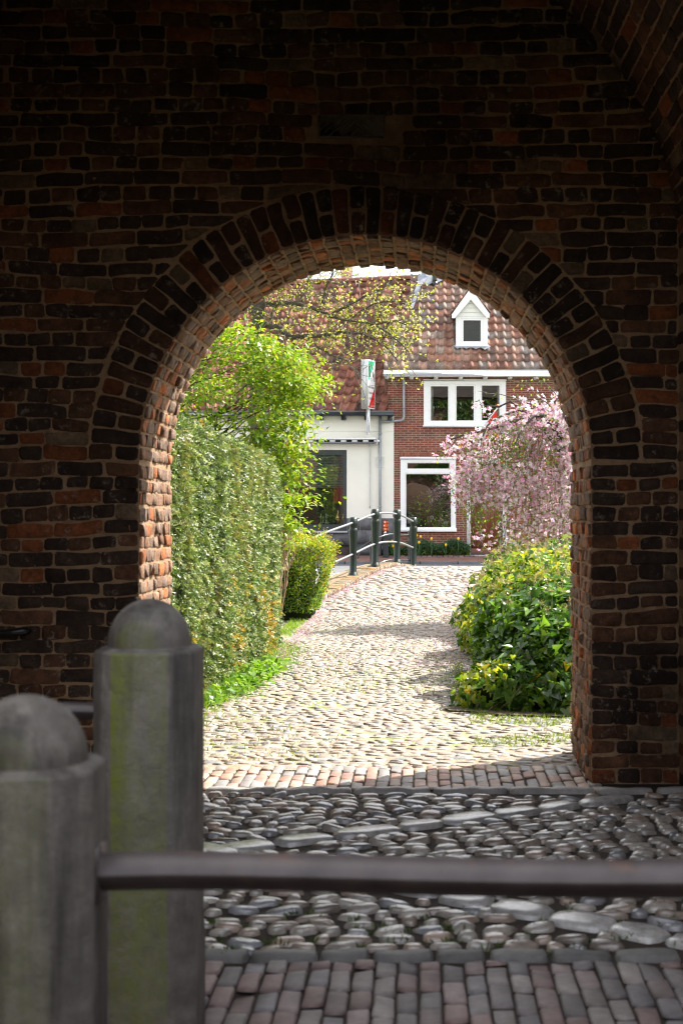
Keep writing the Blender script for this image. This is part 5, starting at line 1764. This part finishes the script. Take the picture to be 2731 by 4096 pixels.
# ---- grass and weeds
B = Bulk()
def grass(n, xy, L, c, w=.0035, lean=.5):
    P = np.concatenate([xy, np.full((n, 1), .0)], 1)
    D = unit(R.normal(0, lean, (n, 3)) * A(1, 1, .3) + A(0, 0, 1))
    leaves(B, P, D, R.normal(size=(n, 3)), L, w, c, .1, mid=.35)
n = 5200
y = R.uniform(9.2, 16.6, n); x = HXf(y) + .02 + np.abs(R.normal(0, .13, n)) + .06 * fn(np.stack([y, y, y], 1), 3, 3)
grass(n, np.stack([x, y], 1), R.uniform(.03, .14, n) * np.interp(y, [9, 13, 16], [1.2, .9, .6]), pick([(.16, .30, .03), (.26, .36, .05), (.10, .22, .03)], [.45, .3, .25], n))
n = 900
y = R.uniform(17, 20, n); x = -1.75 + np.abs(R.normal(0, .12, n)); grass(n, np.stack([x, y], 1), R.uniform(.03, .08, n), pick([(.16, .30, .03), (.26, .36, .05)], [.5, .5], n))
n = 3800
y = R.uniform(9.0, 10.6, n); x = R.uniform(.35, 1.6, n); k = (fn(np.stack([x, y, y * 0], 1), 5, 12) + np.interp(y, [9, 9.8, 10.3], [-.6, .2, .7])) > .25
grass(k.sum(), np.stack([x, y], 1)[k], R.uniform(.02, .05, k.sum()), pick([(.14, .22, .03), (.20, .28, .05)], [.5, .5], k.sum()))
n = 700
y = R.uniform(10.5, 14, n); x = np.interp(y, [10, 12, 14], [.42, .36, .42]) - np.abs(R.normal(0, .06, n)); grass(n, np.stack([x, y], 1), R.uniform(.02, .06, n), pick([(.14, .22, .03), (.20, .28, .05)], [.5, .5], n))
tag(B.build('grass', M['leaf']), 'short bright grass along the hedge foot and path edges', 'grass', kind='stuff')
B = Bulk()
n = 1100                      # broad-leaved weeds at the foot of the hedge
cx = R.uniform(10.8, 13.6, 60); i = R.integers(60, size=n); y = cx[i] + R.normal(0, .07, n); x = HXf(y) + .10 + R.uniform(0, .22, 60)[i] + R.normal(0, .06, n)
P = np.stack([x, y, np.abs(R.normal(0, .03, n)) + .02], 1); D = unit(R.normal(size=(n, 3)) * A(1, 1, .4) + A(0, 0, .35))
leaves(B, P, D, R.normal(0, .4, (n, 3)) + A(0, 0, 1), R.uniform(.04, .10, n), R.uniform(.012, .026, n), pick([(.16, .32, .03), (.24, .38, .05), (.10, .22, .03)], [.5, .25, .25], n), .25)
tag(B.build('weeds', M['leaf']), 'broad leaved green weeds at the foot of the yew hedge', 'weeds', kind='stuff')
B = Bulk()
n = 5200                      # moss and tiny grass in the joints
y = 8.4 + 12.4 * R.random(n) ** 1.3; x = R.uniform(-1.7, 1.2, n)
k = (fn(np.stack([x, y, y * 0], 1), 2.2, 14) + np.interp(x, [-1.7, -1.0, 0, .6, 1.2], [.6, .0, -.2, .1, .5])) > .05
x, y = x[k], y[k]; n = len(x)
P = np.stack([x, y, np.zeros(n)], 1); D = unit(R.normal(0, .6, (n, 3)) + A(0, 0, 1))
leaves(B, P, D, R.normal(size=(n, 3)), R.uniform(.025, .045, n), .004, pick([(.16, .22, .04), (.24, .27, .08)], [.5, .5], n), .1)
n = 90; P = np.stack([R.uniform(-1.2, 1.2, n), R.uniform(4.75, 5.4, n), np.zeros(n)], 1); i = R.integers(n, size=700); P = P[i] + R.normal(0, .012, (700, 3)) * A(1, 1, 0)
leaves(B, P, unit(R.normal(0, .5, (700, 3)) + A(0, 0, 1)), R.normal(size=(700, 3)), .03, .003, pick([(.06, .13, .02), (.1, .18, .03)], [.5, .5], 700), .1)
tag(B.build('joint_moss', M['leaf']), 'moss and tiny grass growing in the joints of the cobbles', 'moss', kind='stuff')
B = Bulk()                    # fallen cherry petals
n = 9500
y = R.uniform(13.5, 26, n); w = R.random(n)
xl_ = np.where(y < 20.9, -1.5, np.array([xk(v) for v in y]) + .06); xr_ = np.interp(y, [14, 17, 20, 26], [.45, .7, .95, 1.3])
x = np.where(w < .38, xl_ + np.abs(R.normal(0, .09, n)), np.where(w < .68, xr_ - np.abs(R.normal(0, .35, n)), xl_ + (xr_ - xl_) * R.random(n)))
k = (y < 24.5) | (w < .38); x, y = x[k], y[k]; n = len(x)
P = np.stack([x, y, zp(y) + .034 + R.uniform(0, .012, n)], 1)
leaves(B, P, R.normal(size=(n, 3)) * A(1, 1, .15), R.normal(0, .25, (n, 3)) + A(0, 0, 1), R.uniform(.014, .024, n), .007, pick([(.62, .42, .50), (.58, .50, .52), (.45, .26, .25)], [.5, .3, .2], n), .1)
tag(B.build('fallen_petals', M['petal']), 'pink blossom petals fallen on the cobbles', 'petals', kind='stuff')

# ---- spreading green tree behind the hedge
def curve(a, b, bend, n=7):
    t = np.linspace(0, 1, n)[:, None]
    return a + (b - a) * t + bend * (4 * t * (1 - t)) + R.normal(0, .02, (n, 3)) * (t > 0)


tree = thing('dogwood_tree', 'bright yellow-green spreading tree in fresh leaf behind the yew hedge', 'tree', (-2.9, 18.6, 0))
RZ = [1.15, 1.3, 1.64, 2.0, 2.3, 2.57, 2.9, 3.2, 3.45, 3.68, 3.9]
RX = [-1.70, -1.60, -1.44, -1.44, -1.54, -1.40, -1.56, -1.32, -1.52, -1.9, -2.45]
B = Bulk(); Bl = Bulk()
st = A(-2.95, 18.6, 0)
stems = []
for i in range(5):
    a = st + R.normal(0, .08, 3) * A(1, 1, 0); b = st + A(R.uniform(-.7, .6), R.uniform(-.5, .5), R.uniform(2.6, 3.5))
    c_ = curve(a, b, A(R.normal(0, .12), R.normal(0, .12), 0), 12); stems.append(c_)
    B.tube(c_, np.linspace(.045, .012, 12), 7, (.10, .08, .055))
pads = []
for i in range(150):
    z = R.uniform(1.2, 3.85)
    xr_ = float(np.interp(z, RZ, RX)); x = xr_ - .12 - (R.random() ** 1.3) * (2.4)
    if z > 3.35 and x < -2.75: z -= .45
    pads.append(A(x, R.uniform(17.7, 19.4), z))
for z, x in zip(RZ, RX):      # the silhouette against the roof and house
    for q in range(3): pads.append(A(x - .16 - .07 * q, 18.4 + R.normal(0, .25), z + R.normal(0, .05)))
for p in ((-2.52, 18.4, 3.78), (-2.42, 18.5, 3.90), (-2.6, 18.4, 3.6), (-2.9, 18.5, 3.45), (-1.75, 18.4, 3.62), (-1.85, 18.4, 3.5), (-3.2, 18.3, 3.25), (-3.0, 18.3, 3.4)): pads.append(A(*p))
for p in pads:
    s_ = stems[R.integers(5)]; j = min(11, max(2, int(11 * (p[2] - .35) / 3.0)))
    a = s_[j]
    c_ = curve(a, p - A(0, 0, .05), A(R.normal(0, .06), R.normal(0, .06), R.uniform(-.05, .16)), 7)
    if R.random() < .42: B.tube(c_, np.linspace(.011, .003, 7), 5, (.07, .055, .035))
    n = int(R.uniform(60, 112))
    r_ = R.uniform(.15, .27)
    d = R.normal(size=(n, 3)); q = p + d * A(r_, r_, .075) * .75
    out = unit((q - p) * A(1, 1, .4) + A(.1, -.1, 0))
    D = unit(out * .6 + R.normal(0, .4, (n, 3)) + A(0, 0, -.12)); NN = unit(R.normal(0, .42, (n, 3)) + A(0, 0, 1))
    Cc = pick([(.26, .36, .02), (.18, .30, .018), (.36, .42, .035), (.10, .20, .015)], [.38, .32, .15, .15], n, .2)
    leaves(Bl, q, D, NN, R.uniform(.055, .098, n), R.uniform(.017, .027, n), Cc, .2)
    n = 10
    leaves(Bl, p + R.normal(0, 1, (n, 3)) * A(r_, r_, .06) * .7 + A(0, 0, .05), R.normal(size=(n, 3)) + A(0, 0, 1), R.normal(size=(n, 3)), .035, .009, cvar((.42, .22, .10), n), .1)
B.build('trunk', M['bark'], tree, smooth=True)
Bl.build('crown', M['leaf'], tree)

# ---- tree coming into bud before the roofs
bt = thing('budding_tree', 'dark branching tree with small pale green opening buds in front of the tiled roofs', 'tree', (-2.97, 26, 0))
YT = 26.0
dpt = lambda d, v, dy=0: A(X(d * 1.7417, YT + dy), YT + dy, Z(v * 1.7417, YT + dy))
B = Bulk(); Bl = Bulk(); bark = (.075, .065, .05)
trunk = np.array([(-3.02, 26, -.05), (-3.0, 26, 1.5), (-2.96, 26, 3), dpt(590, 800), dpt(594, 740), dpt(592, 690), dpt(600, 640), dpt(598, 560), dpt(590, 470)])
B.tube(trunk, [.20, .17, .15, .135, .125, .12, .09, .06, .02], 10, bark)
limbs = [([(594, 702), (640, 694), (690, 698), (735, 715), (760, 724), (800, 736), (850, 744)], .055),
         ([(606, 742), (648, 756), (668, 776), (700, 772), (752, 770), (775, 763), (830, 764), (880, 790), (915, 830)], .060),
         ([(592, 690), (615, 660), (660, 640), (700, 610), (740, 560)], .05), ([(594, 660), (560, 640), (520, 620), (470, 600)], .05), ([(590, 720), (545, 700), (500, 690), (450, 700)], .04),
         ([(760, 724), (800, 700), (840, 680), (880, 660), (905, 640)], .028), ([(735, 715), (748, 660), (765, 620), (790, 570)], .024), ([(830, 764), (870, 745), (905, 735), (935, 745)], .02),
         ([(690, 698), (700, 660), (715, 625), (720, 590)], .022), ([(700, 772), (735, 800), (770, 820), (800, 830)], .018), ([(850, 744), (900, 770), (940, 810)], .02), ([(640, 694), (620, 730), (640, 780), (650, 830)], .02),
         ([(598, 600), (640, 560), (700, 520)], .04), ([(598, 580), (560, 520), (530, 460)], .04), ([(800, 736), (850, 700), (900, 690), (930, 700)], .018), ([(668, 776), (690, 810), (700, 850)], .016)]
lines = []
for pts, r0 in limbs:
    dy = R.normal(0, .35)
    q = np.array([dpt(a, b, dy * i / len(pts)) for i, (a, b) in enumerate(pts)])
    t = np.linspace(0, 1, len(q)); tt = np.linspace(0, 1, len(q) * 4)
    q = np.stack([np.interp(tt, t, q[:, k]) for k in range(3)], 1) + R.normal(0, .012, (len(tt), 3))
    lines.append((q, r0)); B.tube(q, np.linspace(r0, .012, len(q)), 7, bark)
tips = []
for q, r0 in lines:
    L_ = np.linalg.norm(np.diff(q, axis=0), axis=1).sum()
    for _ in range(int(L_ * 14)):
        i = R.integers(2, len(q)); a = q[i]
        d = unit(R.normal(size=3) * A(1, .8, .9) + A(.35, 0, .05)); l = R.uniform(.35, 1.0)
        b = a + d * l
        c_ = curve(a, b, R.normal(0, .05, 3), 7); B.tube(c_, np.linspace(.009, .004, 7), 4, (.17, .15, .115), cap=False)
        tips.append(c_)
        for _ in range(R.integers(1, 4)):
            j = R.integers(2, 7); d2 = unit(d * .5 + R.normal(size=3)); c2 = curve(c_[j], c_[j] + d2 * R.uniform(.15, .45), R.normal(0, .03, 3), 5)
            B.tube(c2, np.linspace(.005, .003, 5), 3, (.18, .16, .12), cap=False); tips.append(c2)
P = []; 
for c_ in tips:
    if abs(c_[-1][0] - X(1470, 26)) < .26 and c_[-1][2] < Z(1430, 26): continue
    for j in range(1, len(c_)):
        if R.random() < .62: P.append(c_[j] + R.normal(0, .012, 3))
P = np.array(P); n = len(P)
for k in range(4):
    D = unit(R.normal(size=(n, 3)) + A(0, 0, .3))
    leaves(Bl, P, D, R.normal(size=(n, 3)), R.uniform(.024, .044, n), R.uniform(.009, .015, n), pick([(.64, .66, .14), (.52, .58, .10), (.72, .68, .3)], [.5, .3, .2], n), .3)
B.build('trunk', M['bark'], bt, smooth=True)
Bl.build('buds', M['leaf'], bt)

# ---- weeping cherry
cherry = thing('cherry_tree', 'weeping cherry covered in pale pink blossom on the right of the path', 'tree', (2.35, 19.3, 0))
B = Bulk(); Bl = Bulk(); Bf = Bulk()
CC = A(2.0, 19.2, 0)
B.tube([(2.35, 19.3, -.05), (2.37, 19.28, .9), (2.28, 19.25, 1.8), (2.05, 19.2, 2.5)], [.085, .075, .07, .05], 9, (.09, .07, .055))
sh = []
main = []
for k in range(14):
    ph = 2 * math.pi * k / 14 + R.normal(0, .15); rr_ = R.uniform(.9, 1.5)
    a = A(1.97, 19.2, R.uniform(2.0, 2.6)); b = CC + A(rr_ * math.cos(ph), rr_ * .75 * math.sin(ph), R.uniform(2.2, 2.8))
    c_ = curve(a, b, A(0, 0, .45), 10); main.append(c_); B.tube(c_, np.linspace(.034, .010, 10), 6, (.10, .085, .07))
main.append(np.array([A(2.0, 19.0, 2.55), A(1.6, 18.9, 2.78), A(1.19, 18.9, 2.68), A(.80, 18.9, 2.57), A(.58, 18.9, 2.52), A(.36, 18.9, 2.44)])); B.tube(main[-1], np.linspace(.04, .012, 6), 6, (.10, .085, .07))
for k in range(800):
    c_ = main[-1 if k % 6 == 0 else R.integers(len(main))]; a = c_[R.integers(2, len(c_))] + R.normal(0, .06, 3) - (A(0, 0, R.uniform(.3, 1.0)) if k % 3 == 0 else 0)
    d = unit((a - A(2.0, 19.2, a[2])) * A(1, .9, 0) + R.normal(0, .25, 3)) * R.uniform(.02, .36)
    dr = R.uniform(.8, 2.5)
    t = np.linspace(0, 1, 12)[:, None]
    p = a + d * (1 - (1 - t) ** 2) + A(0, 0, .07) * np.sin(t * math.pi * .7) - A(0, 0, dr) * t ** 1.7
    p += R.normal(0, .02, p.shape)
    top_ = np.interp(p[:, 0], [.3, .8, 1.05, 1.3, 1.55, 2.0], [2.42, 2.56, 2.66, 2.86, 3.1, 3.26]); p[:, 2] -= max(0, float((p[:, 2] - top_).max()))
    zlim = .66 + .3 * R.random()
    # left flank rises towards the tip of the longest branch
    lim = np.interp(p[:, 2], [.6, .9, 1.2, 1.5, 1.9, 2.25, 2.6, 3.0, 3.3], [.95, .84, .72, .62, .52, .42, .40, .80, 1.1]) + .10 * math.sin(k * 2.4) - .06
    okp = (p[:, 2] > zlim) & (p[:, 0] > lim)
    m_ = int(np.argmin(okp)) if not okp.all() else 12
    if m_ < 3: continue
    p = p[:m_]; sh.append(p)
    if k % 2: B.tube(p, np.linspace(.0045, .0015, m_), 4, (.15, .125, .105), cap=False)
for pts in ([(1.0, 18.9, 2.66), (.72, 18.9, 3.0), (.92, 18.9, 2.9)], [(1.5, 19, 2.85), (1.2, 19, 3.05), (.95, 19, 3.08), (.78, 19, 3.1)], [(1.75, 19, 2.9), (1.45, 19, 3.15), (1.22, 19, 3.26)],
            [(.5, 18.9, 2.49), (.3, 18.9, 2.28), (.2, 18.9, 2.2)], [(2.0, 19, 2.9), (1.7, 19, 3.2), (1.55, 19, 3.28), (1.4, 19, 3.2)], [(2.4, 19, 2.9), (2.1, 19, 3.25), (1.8, 19, 3.3)]):
    q = np.array(pts); t = np.linspace(0, 1, len(q)); tt = np.linspace(0, 1, 12); q = np.stack([np.interp(tt, t, q[:, k]) for k in range(3)], 1)
    q += R.normal(0, .012, q.shape); sh.append(q); B.tube(q, np.linspace(.008, .003, 12), 4, (.13, .105, .09), cap=False)
P = []
for p in sh:
    for j in range(1, len(p)):
        for _ in range(2):
            P.append(p[j - 1] + (p[j] - p[j - 1]) * R.random())
P = np.array(P)
def flowers(Bf, C0, Nf, rad, col):
    n = len(C0); Nf = unit(Nf); a = unit(np.cross(Nf, R.normal(size=(n, 3)))); b = np.cross(Nf, a); ph = R.uniform(0, 6.28, n)
    for k in range(5):
        th = ph + k * 2 * math.pi / 5 + R.normal(0, .15, n)
        d = np.cos(th)[:, None] * a + np.sin(th)[:, None] * b + Nf * R.uniform(.1, .6, (n, 1))
        leaves(Bf, C0, d, Nf, rad * R.uniform(.8, 1.15, n), rad * .30, col * R.uniform(.88, 1.08, (n, 1)), .15, mid=.6)
clus = P[(R.random(len(P)) < .52) & (fn(P, 4.2, 91) + 1.1 * fn(P, 10, 92) > -.34)]
n = 0
for rep in range(3):
    q = clus[R.random(len(clus)) < .62]; q = q + R.normal(0, .048, q.shape)
    col = pick([(.82, .58, .67), (.85, .74, .77), (.72, .36, .51), (.86, .80, .81)], [.36, .28, .16, .2], len(q), .08)
    flowers(Bf, q, R.normal(0, .7, q.shape) + A(.1, -.5, .1), .034, col)
q = P[R.random(len(P)) < .66] ; q = q + R.normal(0, .035, q.shape); m_ = len(q)
leaves(Bl, q, R.normal(0, .6, q.shape) + A(0, 0, -.7), R.normal(size=q.shape), R.uniform(.03, .065, m_), R.uniform(.008, .014, m_), pick([(.14, .24, .04), (.28, .36, .07), (.26, .16, .06), (.44, .16, .03)], [.42, .36, .15, .07], m_), .2)
B.build('trunk', M['bark'], cherry, smooth=True)
Bl.build('crown', M['leaf'], cherry)
Bf.build('blossom', M['petal'], cherry)

# ---- dried bush between hedge and privet
db = thing('dry_shrub', 'straw coloured dried shrub between the yew hedge and the small square shrub', 'shrub', (-1.85, 18.2, 0))
B = Bulk(); n = 420
P = A(-1.80, 18.2, 1.05) + R.normal(size=(n, 3)) * A(.06, .08, .15); P[:, 2] = np.clip(P[:, 2], .02, 1.5)
leaves(B, P, unit(R.normal(0, .45, (n, 3)) + A(0, 0, -1)), R.normal(size=(n, 3)), R.uniform(.05, .13, n), .012, pick([(.52, .42, .28), (.40, .30, .18)], [.6, .4], n), .2)
B.build('dead_leaves', M['petal'], db)
B = Bulk()
for i in range(14): B.tube(curve(A(-1.85, 18.2, 0) + R.normal(0, .04, 3) * A(1, 1, 0), A(-1.82, 18.2, 1.35) + R.normal(0, .12, 3), R.normal(0, .05, 3)), np.linspace(.008, .004, 7), 5, (.3, .22, .14))
B.build('stem', M['twig'], db)

# ---- flower bed along the brick house
B = Bulk()
for i in range(17):
    x = hx(1538) + i * .148; sd += 1
    brick(B, (x + .004, 39.5, .20), (x + .144, 39.5, .20), (x + .144, 39.5, .275), (x + .004, 39.5, .275), (0, -1, 0), .02, A(.13, .085, .075) * R.uniform(.7, 1.3), sd, .003, .1)
    brick(B, (x + .004, 39.5, .275), (x + .144, 39.5, .275), (x + .144, 39.6, .275), (x + .004, 39.6, .275), (0, 0, 1), .01, A(.14, .09, .08) * R.uniform(.7, 1.3), sd, .003, .1)
tag(B.build('bed_edging', M['clinker'], smooth=True), 'low row of dark bricks edging the tulip bed', 'edging')
B = Bulk(); B.quad((hx(1538), 39.55, .262), (hx(1866), 39.55, .262), (hx(1866), 40.04, .29), (hx(1538), 40.04, .29)); tag(B.build('bed_soil', M['soil']), kind='structure')
B = Bulk(); n = 9000
x = R.uniform(hx(1540), hx(1876), n); y = R.uniform(39.56, 39.98, n)
hmx = .30 + .12 * fn(np.stack([x, y, x], 1), 5, 8) + np.interp(x, [hx(1540), hx(1600), hx(1876)], [-.03, .0, .05])
zr = R.random(n) ** .8
P = np.stack([x, y - .12 * zr, .28 + zr * hmx], 1)
low = (zr < .45)
C = np.where(low[:, None], pick([(.06, .14, .02), (.14, .20, .03), (.26, .26, .05)], [.5, .35, .15], n), pick([(.07, .15, .07), (.11, .20, .10), (.05, .11, .05)], [.5, .3, .2], n))
leaves(B, P, unit(R.normal(0, .8, (n, 3)) + A(0, -.2, .5)), R.normal(size=(n, 3)) + A(0, -.5, .5), R.uniform(.035, .07, n), R.uniform(.010, .02, n), C, .2)
tag(B.build('bed_plants', M['leaf']), 'grey-green low plants filling the tulip bed below the white window', 'plants', kind='stuff')
tl = [(152, 1603, 'in front of the grey plinth, the higher of two'), (162, 1647, 'in front of the grey plinth, the lower of two'), (372, 1550, 'just behind the last green railing post'), (407, 1562, 'the taller of the pair right of the last railing post'),
      (393, 1613, 'the lower of the pair right of the last railing post'), (505, 1580, 'alone under the middle of the big window'), (633, 1635, 'low under the right part of the big window'), (745, 1580, 'beside the door frame')]
for (a, b, w) in tl:
    u, v = 1500 + a / 2.24, 1450 + b / 2.24
    yt = 39.45; x, z = X(u, yt), Z(v, yt)
    t = thing('tulip', 'yellow tulip ' + w, 'tulip', (x, yt, .27), 'yellow tulips below the window')
    B = Bulk(); B.tube([(x + R.normal(0, .02), yt + .1, .27), (x, yt + .03, (z + .27) / 2), (x, yt, z - .03)], .006, 5); B.build('stem', M['stem'], t)
    B = Bulk(); hh = .085
    B.lathe(x, yt, [(.006, z - hh * .5), (.024, z - hh * .38), (.033, z - .01), (.031, z + hh * .2), (.020, z + hh * .5)], 12)
    for q in range(6):
        aa = q * math.pi / 3; d = A(math.cos(aa), math.sin(aa), 0); s_ = A(-d[1], d[0], 0)
        B.add([A(x, yt, z) + d * .031 + s_ * .016 + A(0, 0, 0), A(x, yt, z) + d * .031 - s_ * .016, A(x, yt, z) + d * .017 + A(0, 0, hh * .62)], [[0, 1, 2]])
    B.build('flower', M['tulip'], t, smooth=True)
    B = Bulk(); n = 4
    leaves(B, np.tile(A(x, yt + .08, .27), (n, 1)), unit(R.normal(0, .35, (n, 3)) + A(0, -.1, 1)), R.normal(size=(n, 3)), R.uniform(.2, .32, n), .02, cvar((.10, .20, .10), n), .3); B.build('leaf_blade', M['leaf'], t)

# ---- unseen ivy added on the outer gate face to green the window reflections
ci = thing('reflection_ivy', 'dark ivy added out of view on the outer gate face for the window reflections', 'ivy', (-1.0, YB + .1, 0))
B = Bulk(); n = 9000
x = R.uniform(-5.1, 4.1, n); z = R.uniform(.3, 7.1, n)
k = (np.hypot(x - AX, np.maximum(z - AZ, 0)) > AR + .35) & (fn(np.stack([x, z, z * 0], 1), 1.4, 77) > -.55)
x, z = x[k], z[k]; n = len(x)
P = np.stack([x, YB + .06 + np.abs(R.normal(0, .08, n)), z], 1)
ivy_leaves(B, P, unit(R.normal(0, .4, (n, 3)) + A(0, 0, -1)), unit(R.normal(0, .4, (n, 3)) + A(0, 1, .3)), R.uniform(.12, .22, n), pick([(.05, .11, .02), (.10, .18, .03), (.18, .26, .06)], [.4, .4, .2], n))
B.build('foliage', M['ivy'], ci)
B = Bulk()
for x0 in (-4.3, -2.9, 2.4, 3.4): B.tube(curve(A(x0, YB + .03, 0), A(x0 + R.normal(0, .4), YB + .03, 5.5), A(R.normal(0, .2), 0, 0), 9), np.linspace(.05, .012, 9), 6, (.1, .08, .06))
B.build('stem', M['bark'], ci)
# ------------------------------------------------------------------ camera, sun and sky
cam = bpy.data.cameras.new('camera'); co = bpy.data.objects.new('camera', cam); COL.objects.link(co)
co.location = (0, 0, EYE); co.rotation_euler = (math.pi / 2, 0, 0)
cam.sensor_fit = 'HORIZONTAL'; cam.sensor_width = 24.0; cam.lens = 24.0 * F / 2731.0
cam.shift_x = -(U0 - 1365.5) / 2731.0
cam.clip_start = .05; cam.clip_end = 2000
cam.dof.use_dof = True; cam.dof.focus_distance = 17.0; cam.dof.aperture_fstop = 4.4
scene.camera = co

SUN = A(1.0, .72, 1.28); SUN = SUN / np.linalg.norm(SUN)
elev = math.asin(SUN[2]); azim = math.atan2(SUN[0], SUN[1])
sl = bpy.data.lights.new('sun', 'SUN'); sl.energy = 5.0; sl.angle = math.radians(.5); sl.color = (1, .955, .88)
so = bpy.data.objects.new('sun', sl); COL.objects.link(so)
so.location = (20, 10, 30); so.rotation_euler = Vector(-SUN).to_track_quat('-Z', 'Y').to_euler()
w = bpy.data.worlds.new('World'); scene.world = w; w.use_nodes = True
nt = w.node_tree; nt.nodes.clear()
ow = nt.nodes.new('ShaderNodeOutputWorld'); bg = nt.nodes.new('ShaderNodeBackground'); sk = nt.nodes.new('ShaderNodeTexSky')
sk.sky_type = 'NISHITA'; sk.sun_disc = False; sk.sun_elevation = elev; sk.sun_rotation = azim
sk.dust_density = 2.5; sk.air_density = 1.0; sk.ozone_density = 1.0
bg.inputs[1].default_value = .15
# bright broken cloud over the blue
tc = nt.nodes.new('ShaderNodeTexCoord')
mp = nt.nodes.new('ShaderNodeMapping'); mp.inputs['Scale'].default_value = (1.6, 1.6, 3.2); nt.links.new(tc.outputs['Generated'], mp.inputs['Vector'])
cl_ = noise(nt, 1.5, 8, .6, mp.outputs[0])
cloud = ramp(nt, cl_, [(.36, (0, 0, 0)), (.58, (.9, .9, .9))])
sky = mixc(nt, sk.outputs[0], (6.4, 6.25, 6.1), cloud)
nt.links.new(sky, bg.inputs[0]); nt.links.new(bg.outputs[0], ow.inputs['Surface'])

scene.view_settings.view_transform = 'Standard'; scene.view_settings.look = 'None'
scene.view_settings.exposure = 1.45; scene.view_settings.gamma = 1; scene.view_settings.use_curve_mapping = False
scene.cycles.use_denoising = True; scene.cycles.filter_width = 1.1
scene.cycles.max_bounces = 10; scene.cycles.diffuse_bounces = 5; scene.cycles.glossy_bounces = 4
scene.cycles.transparent_max_bounces = 12; scene.cycles.transmission_bounces = 6
scene.cycles.sample_clamp_indirect = 8
